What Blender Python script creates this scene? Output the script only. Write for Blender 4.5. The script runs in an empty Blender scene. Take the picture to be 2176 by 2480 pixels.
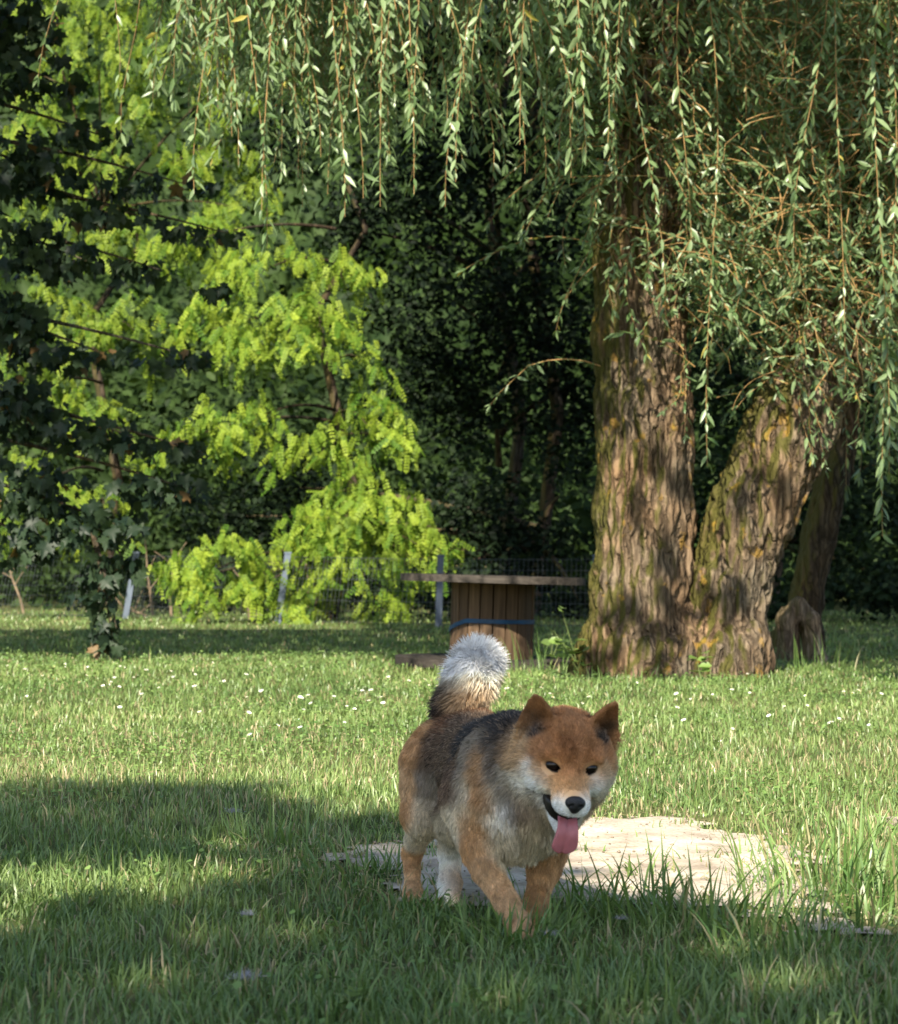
import bpy, math, random
import numpy as np
from mathutils import Vector, Matrix
from mathutils.bvhtree import BVHTree

# ------------------------------------------------------------------ camera, sky, sun, exposure
SC = bpy.context.scene
COL = SC.collection
random.seed(4)
RNG = np.random.default_rng(11)
CAM_H = 0.645
FPX = 5600.0                     # focal length in photograph pixels (2176 wide)
PITCH = math.atan(117.0 / FPX)   # horizon lies 117 px below the picture centre
cam_d = bpy.data.cameras.new('camera')
cam = bpy.data.objects.new('camera', cam_d)
COL.objects.link(cam)
cam.location = (0, 0, CAM_H)
cam.rotation_euler = (math.pi / 2 + PITCH, 0, 0)
cam_d.sensor_fit = 'HORIZONTAL'
cam_d.sensor_width = 36.0
cam_d.lens = FPX / 2176 * 36.0
cam_d.clip_start = 0.05
cam_d.clip_end = 2000
cam_d.dof.use_dof = True
cam_d.dof.focus_distance = 5.4
cam_d.dof.aperture_fstop = 12
SC.camera = cam

SUN_EL = math.radians(40)
SUN_AZ = math.radians(12)        # sun stands behind the camera, a little to the left
world = bpy.data.worlds.new('World')
SC.world = world
world.use_nodes = True
wn = world.node_tree
bg = wn.nodes['Background']
sky = wn.nodes.new('ShaderNodeTexSky')
sky.sky_type = 'NISHITA'
sky.sun_disc = False
sky.sun_elevation = SUN_EL
sky.sun_rotation = math.pi + SUN_AZ
wn.links.new(sky.outputs[0], bg.inputs[0])
bg.inputs[1].default_value = 0.098
sun_d = bpy.data.lights.new('sun', 'SUN')
sun_d.energy = 5.0
sun_d.angle = math.radians(0.53)
sun_d.color = (1.0, 0.91, 0.74)
sun = bpy.data.objects.new('sun', sun_d)
COL.objects.link(sun)
LDIR = np.array([math.sin(SUN_AZ) * math.cos(SUN_EL), math.cos(SUN_AZ) * math.cos(SUN_EL), -math.sin(SUN_EL)])
sun.rotation_euler = Vector(LDIR).to_track_quat('-Z', 'Y').to_euler()
sun.location = (-4, -12, 14)
SC.view_settings.view_transform = 'Standard'
SC.view_settings.look = 'None'
SC.view_settings.gamma = 1.0
SC.view_settings.use_curve_mapping = False
SC.view_settings.exposure = 1.28
SC.render.engine = 'CYCLES'
SC.cycles.use_denoising = True
SC.cycles.max_bounces = 6
SC.cycles.diffuse_bounces = 3
SC.cycles.glossy_bounces = 2
SC.cycles.transmission_bounces = 4
SC.cycles.transparent_max_bounces = 4
SC.cycles.caustics_reflective = False
SC.cycles.caustics_refractive = False
SC.cycles.sample_clamp_indirect = 4.0

# ------------------------------------------------------------------ helpers
def P(u, v, D):
    """world point that lies D metres ahead and shows at photograph pixel (u, v)"""
    a = (u - 1088.0) / FPX
    b = (1240.0 - v) / FPX
    y = math.cos(PITCH) - b * math.sin(PITCH)
    z = math.sin(PITCH) + b * math.cos(PITCH)
    return np.array([a / y * D, D, CAM_H + z / y * D])

def G(u, v):
    """ground point under a photograph pixel below the horizon"""
    p = P(u, v, 1.0)
    D = CAM_H / (CAM_H - p[2])
    return np.array([p[0] * D, D])

def lerp(a, b, t):
    return a + (b - a) * t

def nrm(v):
    return v / (np.linalg.norm(v, axis=-1, keepdims=True) + 1e-9)

def hash3(i, j, k, s):
    n = (i * 374761393 + j * 668265263 + k * 2147483647 + s * 974634777) & 0xFFFFFFFF
    n = ((n ^ (n >> 13)) * 1274126177) & 0xFFFFFFFF
    n = n ^ (n >> 16)
    return (n & 0xFFFF) / 65535.0

def noise(p, s=0):
    """value noise, 0..1, p is (n,3)"""
    p = np.asarray(p, dtype=np.float64)
    f = np.floor(p)
    i = f.astype(np.int64)
    t = p - f
    t = t * t * (3 - 2 * t)
    r = 0
    for dx in (0, 1):
        wx = t[:, 0] if dx else 1 - t[:, 0]
        for dy in (0, 1):
            wy = t[:, 1] if dy else 1 - t[:, 1]
            for dz in (0, 1):
                wz = t[:, 2] if dz else 1 - t[:, 2]
                r = r + wx * wy * wz * hash3(i[:, 0] + dx, i[:, 1] + dy, i[:, 2] + dz, s)
    return r

def fbm(p, o=3, s=0):
    p = np.asarray(p, dtype=np.float64)
    r = 0; a = 0.5; tot = 0
    for q in range(o):
        r = r + a * noise(p * (2.03 ** q) + q * 17.3, s + q)
        tot += a; a *= 0.5
    return r / tot

def noise2(x, y, sc, s=0, o=3):
    return fbm(np.stack([x * sc, y * sc, np.zeros_like(x) + 3.7], 1), o, s)

def mesh(name, V, F, tint=None, smooth=False, attrs=None):
    V = np.ascontiguousarray(V, dtype=np.float32)
    F = np.ascontiguousarray(F, dtype=np.int32)
    me = bpy.data.meshes.new(name)
    n, k = F.shape
    me.vertices.add(len(V)); me.vertices.foreach_set('co', V.ravel())
    me.loops.add(n * k); me.loops.foreach_set('vertex_index', F.ravel())
    me.polygons.add(n)
    me.polygons.foreach_set('loop_start', np.arange(0, n * k, k, dtype=np.int32))
    if smooth:
        me.polygons.foreach_set('use_smooth', np.ones(n, dtype=bool))
    me.update(calc_edges=True)
    if tint is not None:
        a = me.attributes.new('tint', 'FLOAT_COLOR', 'POINT')
        c = np.ones((len(V), 4), dtype=np.float32); c[:, :3] = tint
        a.data.foreach_set('color', c.ravel())
    for key, val in (attrs or {}).items():
        a = me.attributes.new(key, 'FLOAT', 'POINT')
        a.data.foreach_set('value', np.asarray(val, dtype=np.float32))
    return me

def pymesh(name, V, F, smooth=False):
    me = bpy.data.meshes.new(name)
    me.from_pydata([tuple(map(float, v)) for v in V], [], F)
    if smooth:
        for p in me.polygons: p.use_smooth = True
    me.update()
    return me

def obj(name, data, mat=None, parent=None, kind=None, mw=None):
    o = bpy.data.objects.new(name, data)
    COL.objects.link(o)
    if mat is not None and data is not None and len(data.materials) == 0:
        data.materials.append(mat)
    if mw is not None:
        o.matrix_basis = mw
    if parent is not None:
        o.parent = parent
    if kind: o['kind'] = kind
    return o

def thing(name, label, cat, loc=(0, 0, 0), group=None):
    o = bpy.data.objects.new(name, None)
    COL.objects.link(o)
    o.location = [float(c) for c in loc]
    o.empty_display_size = 0.1
    return tag(o, label, cat, group)

def tag(o, label, cat, group=None):
    o['label'] = label; o['category'] = cat
    if group: o['group'] = group
    return o

def child(name, me, mat, root, kind=None):
    """part whose mesh was made in world space, under a root Empty"""
    o = obj(name, me, mat, root, kind)
    o.matrix_parent_inverse = Matrix.Translation(-root.location)
    return o

# ---- materials
def mat_new(name):
    m = bpy.data.materials.new(name); m.use_nodes = True
    nt = m.node_tree
    return m, nt, nt.nodes['Principled BSDF'], nt.nodes['Material Output']

def N(nt, t, **kw):
    n = nt.nodes.new(t)
    for k, v in kw.items():
        setattr(n, k, v)
    return n

def mat_plain(name, color, rough=0.6, spec=0.3, noise_amt=0.25, scale=8.0, bump=0.0, bscale=60.0):
    m, nt, b, out = mat_new(name)
    tc = N(nt, 'ShaderNodeTexCoord')
    no = N(nt, 'ShaderNodeTexNoise'); no.inputs['Scale'].default_value = scale; no.inputs['Detail'].default_value = 5
    nt.links.new(tc.outputs['Object'], no.inputs['Vector'])
    rp = N(nt, 'ShaderNodeValToRGB')
    c = np.array(color)
    rp.color_ramp.elements[0].position = 0.3; rp.color_ramp.elements[1].position = 0.7
    rp.color_ramp.elements[0].color = (*(c * (1 - noise_amt)), 1)
    rp.color_ramp.elements[1].color = (*np.minimum(c * (1 + noise_amt), 1), 1)
    nt.links.new(no.outputs['Fac'], rp.inputs[0]); nt.links.new(rp.outputs[0], b.inputs['Base Color'])
    b.inputs['Roughness'].default_value = rough
    b.inputs['Specular IOR Level'].default_value = spec
    if bump:
        n2 = N(nt, 'ShaderNodeTexNoise'); n2.inputs['Scale'].default_value = bscale; n2.inputs['Detail'].default_value = 4
        nt.links.new(tc.outputs['Object'], n2.inputs['Vector'])
        bp = N(nt, 'ShaderNodeBump'); bp.inputs['Strength'].default_value = bump; bp.inputs['Distance'].default_value = 0.01
        nt.links.new(n2.outputs['Fac'], bp.inputs['Height']); nt.links.new(bp.outputs[0], b.inputs['Normal'])
    return m

def mat_leaf(name, trans=0.35, rough=0.45, spec=0.3, tcol=(1.1, 1.15, 0.5)):
    """leaf: colour from the 'tint' attribute, part of the light passes through"""
    m, nt, b, out = mat_new(name)
    at = N(nt, 'ShaderNodeAttribute'); at.attribute_name = 'tint'
    nt.links.new(at.outputs['Color'], b.inputs['Base Color'])
    b.inputs['Roughness'].default_value = rough
    b.inputs['Specular IOR Level'].default_value = spec
    tr = N(nt, 'ShaderNodeBsdfTranslucent')
    mx = N(nt, 'ShaderNodeMix', data_type='RGBA', blend_type='MULTIPLY')
    mx.inputs[0].default_value = 1.0
    nt.links.new(at.outputs['Color'], mx.inputs[6]); mx.inputs[7].default_value = (*tcol, 1)
    nt.links.new(mx.outputs[2], tr.inputs[0])
    ms = N(nt, 'ShaderNodeMixShader'); ms.inputs[0].default_value = trans
    nt.links.new(b.outputs[0], ms.inputs[1]); nt.links.new(tr.outputs[0], ms.inputs[2])
    nt.links.new(ms.outputs[0], out.inputs[0])
    return m

def mat_bark(name, c1, c2, moss=(0.13, 0.12, 0.025), moss_amt=0.5, lichen=0.0, bump=0.6, scale=1.0, moss_dir=(-0.9, -0.1, 0.3)):
    m, nt, b, out = mat_new(name)
    L = nt.links.new
    tc = N(nt, 'ShaderNodeTexCoord')
    mp = N(nt, 'ShaderNodeMapping'); mp.inputs['Scale'].default_value = (34 * scale, 34 * scale, 5 * scale)
    L(tc.outputs['Object'], mp.inputs[0])
    n1 = N(nt, 'ShaderNodeTexNoise'); n1.inputs['Scale'].default_value = 1.0; n1.inputs['Detail'].default_value = 8; n1.inputs['Distortion'].default_value = 0.8
    L(mp.outputs[0], n1.inputs['Vector'])
    rp = N(nt, 'ShaderNodeValToRGB')
    rp.color_ramp.elements[0].position = 0.36; rp.color_ramp.elements[0].color = (*c1, 1)
    rp.color_ramp.elements[1].position = 0.62; rp.color_ramp.elements[1].color = (*c2, 1)
    L(n1.outputs['Fac'], rp.inputs[0])
    col = rp.outputs[0]
    # plates parted by dark cracks
    mpv = N(nt, 'ShaderNodeMapping'); mpv.inputs['Scale'].default_value = (25 * scale, 25 * scale, 2.8 * scale)
    dn = N(nt, 'ShaderNodeTexNoise'); dn.inputs['Scale'].default_value = 7.0; dn.inputs['Detail'].default_value = 4
    L(tc.outputs['Object'], dn.inputs['Vector'])
    va = N(nt, 'ShaderNodeMix', data_type='RGBA'); va.inputs[0].default_value = 0.09
    L(tc.outputs['Object'], va.inputs[6]); L(dn.outputs['Color'], va.inputs[7]); L(va.outputs[2], mpv.inputs[0])
    vo = N(nt, 'ShaderNodeTexVoronoi', feature='DISTANCE_TO_EDGE'); vo.inputs['Scale'].default_value = 1.0
    L(mpv.outputs[0], vo.inputs['Vector'])
    crk = N(nt, 'ShaderNodeMapRange'); crk.inputs[1].default_value = 0.0; crk.inputs[2].default_value = 0.22; crk.inputs[3].default_value = 0.25
    L(vo.outputs['Distance'], crk.inputs[0])
    mxc = N(nt, 'ShaderNodeMix', data_type='RGBA'); L(crk.outputs[0], mxc.inputs[0]); mxc.inputs[6].default_value = (*(np.array(c1) * 0.45), 1); L(col, mxc.inputs[7])
    col = mxc.outputs[2]
    # large reddish / grey drift
    n3 = N(nt, 'ShaderNodeTexNoise'); n3.inputs['Scale'].default_value = 2.6; n3.inputs['Detail'].default_value = 4
    L(tc.outputs['Object'], n3.inputs['Vector'])
    mx0 = N(nt, 'ShaderNodeMix', data_type='RGBA', blend_type='MULTIPLY')
    r3 = N(nt, 'ShaderNodeValToRGB')
    r3.color_ramp.elements[0].position = 0.35; r3.color_ramp.elements[0].color = (1.12, 0.93, 0.78, 1)
    r3.color_ramp.elements[1].position = 0.65; r3.color_ramp.elements[1].color = (0.9, 0.95, 1.0, 1)
    L(n3.outputs['Fac'], r3.inputs[0])
    mx0.inputs[0].default_value = 1.0
    L(col, mx0.inputs[6]); L(r3.outputs[0], mx0.inputs[7]); col = mx0.outputs[2]
    if moss_amt:
        ge = N(nt, 'ShaderNodeNewGeometry')
        dt = N(nt, 'ShaderNodeVectorMath', operation='DOT_PRODUCT'); dt.inputs[1].default_value = moss_dir
        L(ge.outputs['Normal'], dt.inputs[0])
        n2 = N(nt, 'ShaderNodeTexNoise'); n2.inputs['Scale'].default_value = 5.0; n2.inputs['Detail'].default_value = 6
        L(tc.outputs['Object'], n2.inputs['Vector'])
        ad = N(nt, 'ShaderNodeMath', operation='ADD'); L(dt.outputs['Value'], ad.inputs[0]); L(n2.outputs['Fac'], ad.inputs[1])
        mr = N(nt, 'ShaderNodeMapRange'); mr.inputs[1].default_value = 0.72; mr.inputs[2].default_value = 1.12; mr.inputs[4].default_value = moss_amt
        L(ad.outputs[0], mr.inputs[0])
        mx = N(nt, 'ShaderNodeMix', data_type='RGBA'); L(mr.outputs[0], mx.inputs[0]); L(col, mx.inputs[6]); mx.inputs[7].default_value = (*moss, 1)
        col = mx.outputs[2]
    if lichen:
        n4 = N(nt, 'ShaderNodeTexNoise'); n4.inputs['Scale'].default_value = 9.0; n4.inputs['Detail'].default_value = 5
        L(tc.outputs['Object'], n4.inputs['Vector'])
        m4 = N(nt, 'ShaderNodeMapRange'); m4.inputs[1].default_value = 0.62; m4.inputs[2].default_value = 0.68; m4.inputs[4].default_value = lichen
        L(n4.outputs['Fac'], m4.inputs[0])
        mx2 = N(nt, 'ShaderNodeMix', data_type='RGBA'); L(m4.outputs[0], mx2.inputs[0]); L(col, mx2.inputs[6]); mx2.inputs[7].default_value = (0.34, 0.20, 0.03, 1)
        col = mx2.outputs[2]
    L(col, b.inputs['Base Color'])
    b.inputs['Roughness'].default_value = 0.9
    b.inputs['Specular IOR Level'].default_value = 0.12
    bp = N(nt, 'ShaderNodeBump'); bp.inputs['Strength'].default_value = bump; bp.inputs['Distance'].default_value = 0.02
    hm = N(nt, 'ShaderNodeMath', operation='MULTIPLY_ADD'); L(crk.outputs[0], hm.inputs[0]); hm.inputs[1].default_value = 0.8; L(n1.outputs['Fac'], hm.inputs[2])
    L(hm.outputs[0], bp.inputs['Height']); L(bp.outputs[0], b.inputs['Normal'])
    return m

# ---- shape builders
def frames(along, normal):
    a = nrm(along)
    n = normal - np.sum(normal * a, 1, keepdims=True) * a
    n = nrm(n)
    return np.cross(a, n), a, n

def scatter(tv, tf, pos, along, normal, size, tint, tvt=None):
    """copies of a small template (x side, y along, z normal); returns V, F, tint"""
    s, a, n = frames(along, normal)
    tv = np.asarray(tv, float); tf = np.asarray(tf)
    size = np.asarray(size)
    if size.ndim == 1: size = np.stack([size, size, size], 1)
    V = (pos[:, None, :] + (size[:, 0, None] * tv[None, :, 0])[..., None] * s[:, None, :]
         + (size[:, 1, None] * tv[None, :, 1])[..., None] * a[:, None, :]
         + (size[:, 2, None] * tv[None, :, 2])[..., None] * n[:, None, :])
    m = len(tv)
    F = tf[None] + (np.arange(len(pos)) * m)[:, None, None]
    T = np.repeat(tint[:, None, :], m, 1)
    if tvt is not None:
        T = T * np.asarray(tvt)[None, :, None]
    return V.reshape(-1, 3), F.reshape(-1, tf.shape[1]), T.reshape(-1, 3)

def tubes(paths, radii, sides=4):
    """paths: list of (k,3) arrays, radii: list of (k,) arrays -> V, F (quads)"""
    VV = []; FF = []; base = 0
    ang = np.arange(sides) / sides * 2 * math.pi
    for p, r in zip(paths, radii):
        p = np.asarray(p, float); k = len(p)
        t = nrm(np.gradient(p, axis=0))
        ref = np.where(np.abs(t[:, 2:3]) > 0.9, np.array([[1.0, 0, 0]]), np.array([[0, 0, 1.0]]))
        s = nrm(np.cross(t, ref)); n = np.cross(s, t)
        ring = p[:, None] + np.asarray(r)[:, None, None] * (np.cos(ang)[None, :, None] * s[:, None] + np.sin(ang)[None, :, None] * n[:, None])
        VV.append(ring.reshape(-1, 3))
        i = np.arange(k - 1)[:, None]; j = np.arange(sides)[None]
        q = np.stack([i * sides + j, i * sides + (j + 1) % sides, (i + 1) * sides + (j + 1) % sides, (i + 1) * sides + j], -1).reshape(-1, 4)
        FF.append(q + base); base += k * sides
    return np.concatenate(VV), np.concatenate(FF)

def surface_nets(F, org, h):
    S = F < 0
    C = [(a, b, c) for a in (0, 1) for b in (0, 1) for c in (0, 1)]
    nx, ny, nz = (d - 1 for d in F.shape)
    cnt = np.zeros((nx, ny, nz), dtype=np.int8)
    for a, b, c in C: cnt += S[a:a + nx, b:b + ny, c:c + nz]
    act = (cnt > 0) & (cnt < 8)
    ii, jj, kk = np.nonzero(act)
    idx = -np.ones(act.shape, dtype=np.int64); idx[ii, jj, kk] = np.arange(len(ii))
    acc = np.zeros((len(ii), 3)); num = np.zeros(len(ii))
    for a in C:
        for d in range(3):
            if a[d]: continue
            b = list(a); b[d] = 1
            fa = F[ii + a[0], jj + a[1], kk + a[2]]; fb = F[ii + b[0], jj + b[1], kk + b[2]]
            cr = (fa < 0) != (fb < 0)
            t = np.where(cr, fa / (fa - fb + 1e-12), 0)
            for e in range(3):
                acc[:, e] += np.where(cr, a[e] + (t if e == d else 0), 0)
            num += cr
    V = (np.stack([ii, jj, kk], 1) + acc / num[:, None]) * h + np.asarray(org)
    Q = []
    for d in range(3):
        e, g = [(1, 2), (2, 0), (0, 1)][d]
        sl0 = [slice(None)] * 3; sl1 = [slice(None)] * 3
        sl0[d] = slice(0, -1); sl1[d] = slice(1, None)
        A = S[tuple(sl0)]; B = S[tuple(sl1)]
        ch = np.argwhere(A != B)
        ok = (ch[:, e] > 0) & (ch[:, g] > 0) & (ch[:, e] < F.shape[e] - 1) & (ch[:, g] < F.shape[g] - 1)
        ch = ch[ok]
        def cell(de, dg):
            c = ch.copy(); c[:, e] += de; c[:, g] += dg
            return idx[c[:, 0], c[:, 1], c[:, 2]]
        q = np.stack([cell(-1, -1), cell(0, -1), cell(0, 0), cell(-1, 0)], 1)
        ins = A[ch[:, 0], ch[:, 1], ch[:, 2]]
        q[~ins] = q[~ins][:, ::-1]
        Q.append(q)
    return V, np.concatenate(Q)

def smooth_verts(V, F, it=2, lam=0.5):
    E = np.concatenate([F[:, [0, 1]], F[:, [1, 2]], F[:, [2, 3]], F[:, [3, 0]]])
    for _ in range(it):
        acc = np.zeros_like(V); n = np.zeros(len(V))
        for q in range(3):
            acc[:, q] = np.bincount(E[:, 0], V[E[:, 1], q], len(V)) + np.bincount(E[:, 1], V[E[:, 0], q], len(V))
        n = np.bincount(E[:, 0], minlength=len(V)) + np.bincount(E[:, 1], minlength=len(V))
        V = V + lam * (acc / n[:, None] - V)
    return V

def vnormals(V, F):
    n = np.cross(V[F[:, 2]] - V[F[:, 0]], V[F[:, 3]] - V[F[:, 1]])
    out = np.zeros_like(V)
    for c in range(4):
        for q in range(3):
            out[:, q] += np.bincount(F[:, c], n[:, q], len(V))
    return nrm(out)

def sd_cone(X, a, b, r1, r2):
    a = np.asarray(a, np.float32); ab = (np.asarray(b, np.float32) - a)
    d = X - a
    t = np.clip((d @ ab) / (ab @ ab + 1e-9), 0, 1)
    return np.linalg.norm(d - t[..., None] * ab, axis=-1) - (r1 + (r2 - r1) * t)

def sd_ell(X, c, ax, r):
    """ellipsoid, ax rows are its axes"""
    q = (X - np.asarray(c, np.float32)) @ np.asarray(ax, np.float32).T
    r = np.asarray(r, np.float32)
    k0 = np.linalg.norm(q / r, axis=-1); k1 = np.linalg.norm(q / (r * r), axis=-1)
    return k0 * (k0 - 1) / (k1 + 1e-6)

def smin(a, b, k):
    h = np.clip(0.5 + 0.5 * (b - a) / k, 0, 1)
    return b + (a - b) * h - k * h * (1 - h)

def smax(a, b, k):
    return -smin(-a, -b, k)

def poly_sd(x, y, poly):
    """signed distance to a polygon, negative inside"""
    poly = np.asarray(poly); n = len(poly)
    d = np.full(len(x), 1e9); ins = np.zeros(len(x), bool)
    for i in range(n):
        a = poly[i]; b = poly[(i + 1) % n]; e = b - a
        wx = x - a[0]; wy = y - a[1]
        t = np.clip((wx * e[0] + wy * e[1]) / (e @ e), 0, 1)
        d = np.minimum(d, np.hypot(wx - t * e[0], wy - t * e[1]))
        c = ((a[1] > y) != (b[1] > y)) & (x < (b[0] - a[0]) * (y - a[1]) / (b[1] - a[1] + 1e-12) + a[0])
        ins ^= c
    return np.where(ins, -d, d)

# ------------------------------------------------------------------ ground, bare earth, grass
SAND = [np.array([G(*q) for q in pts]) for pts in (
    [(815, 2078), (900, 2058), (1060, 2034), (1250, 2005), (1412, 1986), (1560, 1984), (1690, 1990), (1770, 2010), (1960, 2050),
     (1930, 2120), (1880, 2165), (1960, 2188), (2040, 2215), (2110, 2238), (2080, 2256), (1940, 2248), (1810, 2196), (1500, 2180),
     (1250, 2200), (1000, 2186), (870, 2150), (820, 2115)],
    [(2085, 1980), (2300, 1972), (2300, 2016), (2110, 2008)])]
def sand_sd(x, y):
    d = np.minimum(poly_sd(x, y, SAND[0]), poly_sd(x, y, SAND[1]))
    return d + (noise2(x, y, 6.0, 5) - 0.47) * 0.34 + (noise2(x, y, 20.0, 6, 2) - 0.5) * 0.20

def ground_mat():
    m, nt, b, out = mat_new('lawn_soil')
    L = nt.links.new
    tc = N(nt, 'ShaderNodeTexCoord')
    n1 = N(nt, 'ShaderNodeTexNoise'); n1.inputs['Scale'].default_value = 3.0; n1.inputs['Detail'].default_value = 10
    L(tc.outputs['Object'], n1.inputs['Vector'])
    rp = N(nt, 'ShaderNodeValToRGB')
    rp.color_ramp.elements[0].position = 0.35; rp.color_ramp.elements[0].color = (0.045, 0.065, 0.022, 1)
    rp.color_ramp.elements[1].position = 0.7; rp.color_ramp.elements[1].color = (0.14, 0.14, 0.060, 1)
    L(n1.outputs['Fac'], rp.inputs[0]); L(rp.outputs[0], b.inputs['Base Color'])
    b.inputs['Roughness'].default_value = 0.95; b.inputs['Specular IOR Level'].default_value = 0.05
    return m

def sand_mat():
    m, nt, b, out = mat_new('dry_trodden_earth')
    L = nt.links.new
    tc = N(nt, 'ShaderNodeTexCoord')
    n1 = N(nt, 'ShaderNodeTexNoise'); n1.inputs['Scale'].default_value = 7.0; n1.inputs['Detail'].default_value = 9
    L(tc.outputs['Object'], n1.inputs['Vector'])
    rp = N(nt, 'ShaderNodeValToRGB')
    rp.color_ramp.elements[0].position = 0.3; rp.color_ramp.elements[0].color = (0.27, 0.225, 0.18, 1)
    rp.color_ramp.elements[1].position = 0.62; rp.color_ramp.elements[1].color = (0.54, 0.48, 0.41, 1)
    L(n1.outputs['Fac'], rp.inputs[0])
    n2 = N(nt, 'ShaderNodeTexNoise'); n2.inputs['Scale'].default_value = 90.0; n2.inputs['Detail'].default_value = 4
    L(tc.outputs['Object'], n2.inputs['Vector'])
    r2 = N(nt, 'ShaderNodeValToRGB')
    r2.color_ramp.elements[0].position = 0.3; r2.color_ramp.elements[0].color = (0.75, 0.72, 0.68, 1)
    r2.color_ramp.elements[1].position = 0.55; r2.color_ramp.elements[1].color = (1.08, 1.06, 1.03, 1)
    L(n2.outputs['Fac'], r2.inputs[0])
    mx = N(nt, 'ShaderNodeMix', data_type='RGBA', blend_type='MULTIPLY'); mx.inputs[0].default_value = 1
    L(rp.outputs[0], mx.inputs[6]); L(r2.outputs[0], mx.inputs[7]); L(mx.outputs[2], b.inputs['Base Color'])
    b.inputs['Roughness'].default_value = 0.95; b.inputs['Specular IOR Level'].default_value = 0.08
    bp = N(nt, 'ShaderNodeBump'); bp.inputs['Strength'].default_value = 0.5; bp.inputs['Distance'].default_value = 0.006
    L(n2.outputs['Fac'], bp.inputs['Height']); L(bp.outputs[0], b.inputs['Normal'])
    return m

def build_ground():
    # one sheet to the horizon
    V = [(-600, -600, 0), (600, -600, 0), (600, 1200, 0), (-600, 1200, 0)]
    g = obj('ground', pymesh('ground', V, [(0, 1, 2, 3)]), ground_mat(), kind='structure')
    # bare trodden earth
    h = 0.022
    xs = np.arange(-1.0, 1.6, h); ys = np.arange(3.6, 6.4, h)
    X, Y = np.meshgrid(xs, ys, indexing='ij')
    x = X.ravel(); y = Y.ravel()
    sd = sand_sd(x, y)
    z = 0.004 + 0.010 * noise2(x, y, 6.0, 8) + 0.005 * noise2(x, y, 30.0, 9, 2)
    z = 0.004 + (z - 0.004) * np.clip(-sd / 0.14, 0, 1)
    ny = len(ys)
    i, j = np.meshgrid(np.arange(len(xs) - 1), np.arange(ny - 1), indexing='ij')
    q = np.stack([i * ny + j, (i + 1) * ny + j, (i + 1) * ny + j + 1, i * ny + j + 1], -1).reshape(-1, 4)
    q = q[(sd[q] < 0.03).all(1)]
    used = np.unique(q); mp = -np.ones(len(x), int); mp[used] = np.arange(len(used))
    me = mesh('bare_earth', np.stack([x, y, z], 1)[used], mp[q], smooth=True)
    obj('bare_earth', me, sand_mat(), kind='structure')

def build_gravel():
    n = 1500
    x = RNG.uniform(-0.9, 1.5, n); y = RNG.uniform(3.9, 6.2, n)
    kp = sand_sd(x, y) < 0.02
    x, y = x[kp], y[kp]; n = len(x); az = RNG.uniform(0, 6.283, n)
    tv = [(1, 0, 0), (0, 1, 0), (-1, 0, 0), (0, -1, 0), (0, 0, .7), (0, 0, -.7)]
    tf = np.array([(0, 1, 4), (1, 2, 4), (2, 3, 4), (3, 0, 4), (1, 0, 5), (2, 1, 5), (3, 2, 5), (0, 3, 5)])
    V, F, T = scatter(tv, tf, np.stack([x, y, np.full(n, 0.012)], 1), np.stack([np.cos(az), np.sin(az), RNG.normal(0, .2, n)], 1), np.tile([0, 0, 1.0], (n, 1)), RNG.uniform(0.0015, 0.0055, n), np.ones((n, 3)))
    o = obj('gravel', mesh('gravel', V, F), mat_plain('grit', (0.22, 0.18, 0.14), 0.9, 0.1, 0.5, 25), kind='stuff')
    tag(o, 'small grit and soil crumbs scattered on the bare earth', 'gravel')

def blades(pos, length, width, lean, az, tint, tipt, segs=3):
    """bent tapered grass blades as triangles"""
    n = len(pos)
    d = np.stack([np.cos(az), np.sin(az), np.zeros(n)], 1)
    s = np.stack([-np.sin(az), np.cos(az), np.zeros(n)], 1)
    tw = RNG.uniform(-0.9, 0.9, n)
    s = s * np.cos(tw)[:, None] + d * np.sin(tw)[:, None]
    V = []; T = []
    pts = pos.copy()
    for k in range(segs + 1):
        t = k / segs
        a = lean * (0.25 + 1.1 * t)
        w = width * (1 - t ** 1.6) * 0.5 * (0.75 + 0.5 * min(t * 3, 1))
        c = lerp(tint, tipt, t)
        if k < segs:
            V += [pts - s * w[:, None], pts + s * w[:, None]]
            T += [c, c]
        else:
            V.append(pts); T.append(c)
        pts = pts + (length / segs)[:, None] * (d * np.sin(a)[:, None] + np.array([0, 0, 1.0]) * np.cos(a)[:, None])
    V = np.stack(V, 1); T = np.stack(T, 1); m = V.shape[1]
    f = []
    for k in range(segs - 1):
        f += [(2 * k, 2 * k + 1, 2 * k + 3), (2 * k, 2 * k + 3, 2 * k + 2)]
    f.append((2 * segs - 2, 2 * segs - 1, 2 * segs))
    F = np.array(f)[None] + (np.arange(n) * m)[:, None, None]
    return V.reshape(-1, 3), F.reshape(-1, 3), T.reshape(-1, 3)

GREEN_A = np.array([0.072, 0.148, 0.038]); GREEN_B = np.array([0.275, 0.360, 0.122]); STRAW = np.array([0.50, 0.42, 0.24])
def grass_colors(n, x, y, dry):
    k = RNG.random(n)[:, None]
    p = noise2(x, y, 1.6, 21)[:, None]
    c = lerp(GREEN_A, GREEN_B, np.clip(0.6 * k + 0.9 * (p - 0.5) + 0.2, 0, 1))
    st = RNG.random(n) < dry
    c = np.where(st[:, None], lerp(STRAW * 0.6, STRAW, RNG.random(n)[:, None]), c)
    return c

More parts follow.
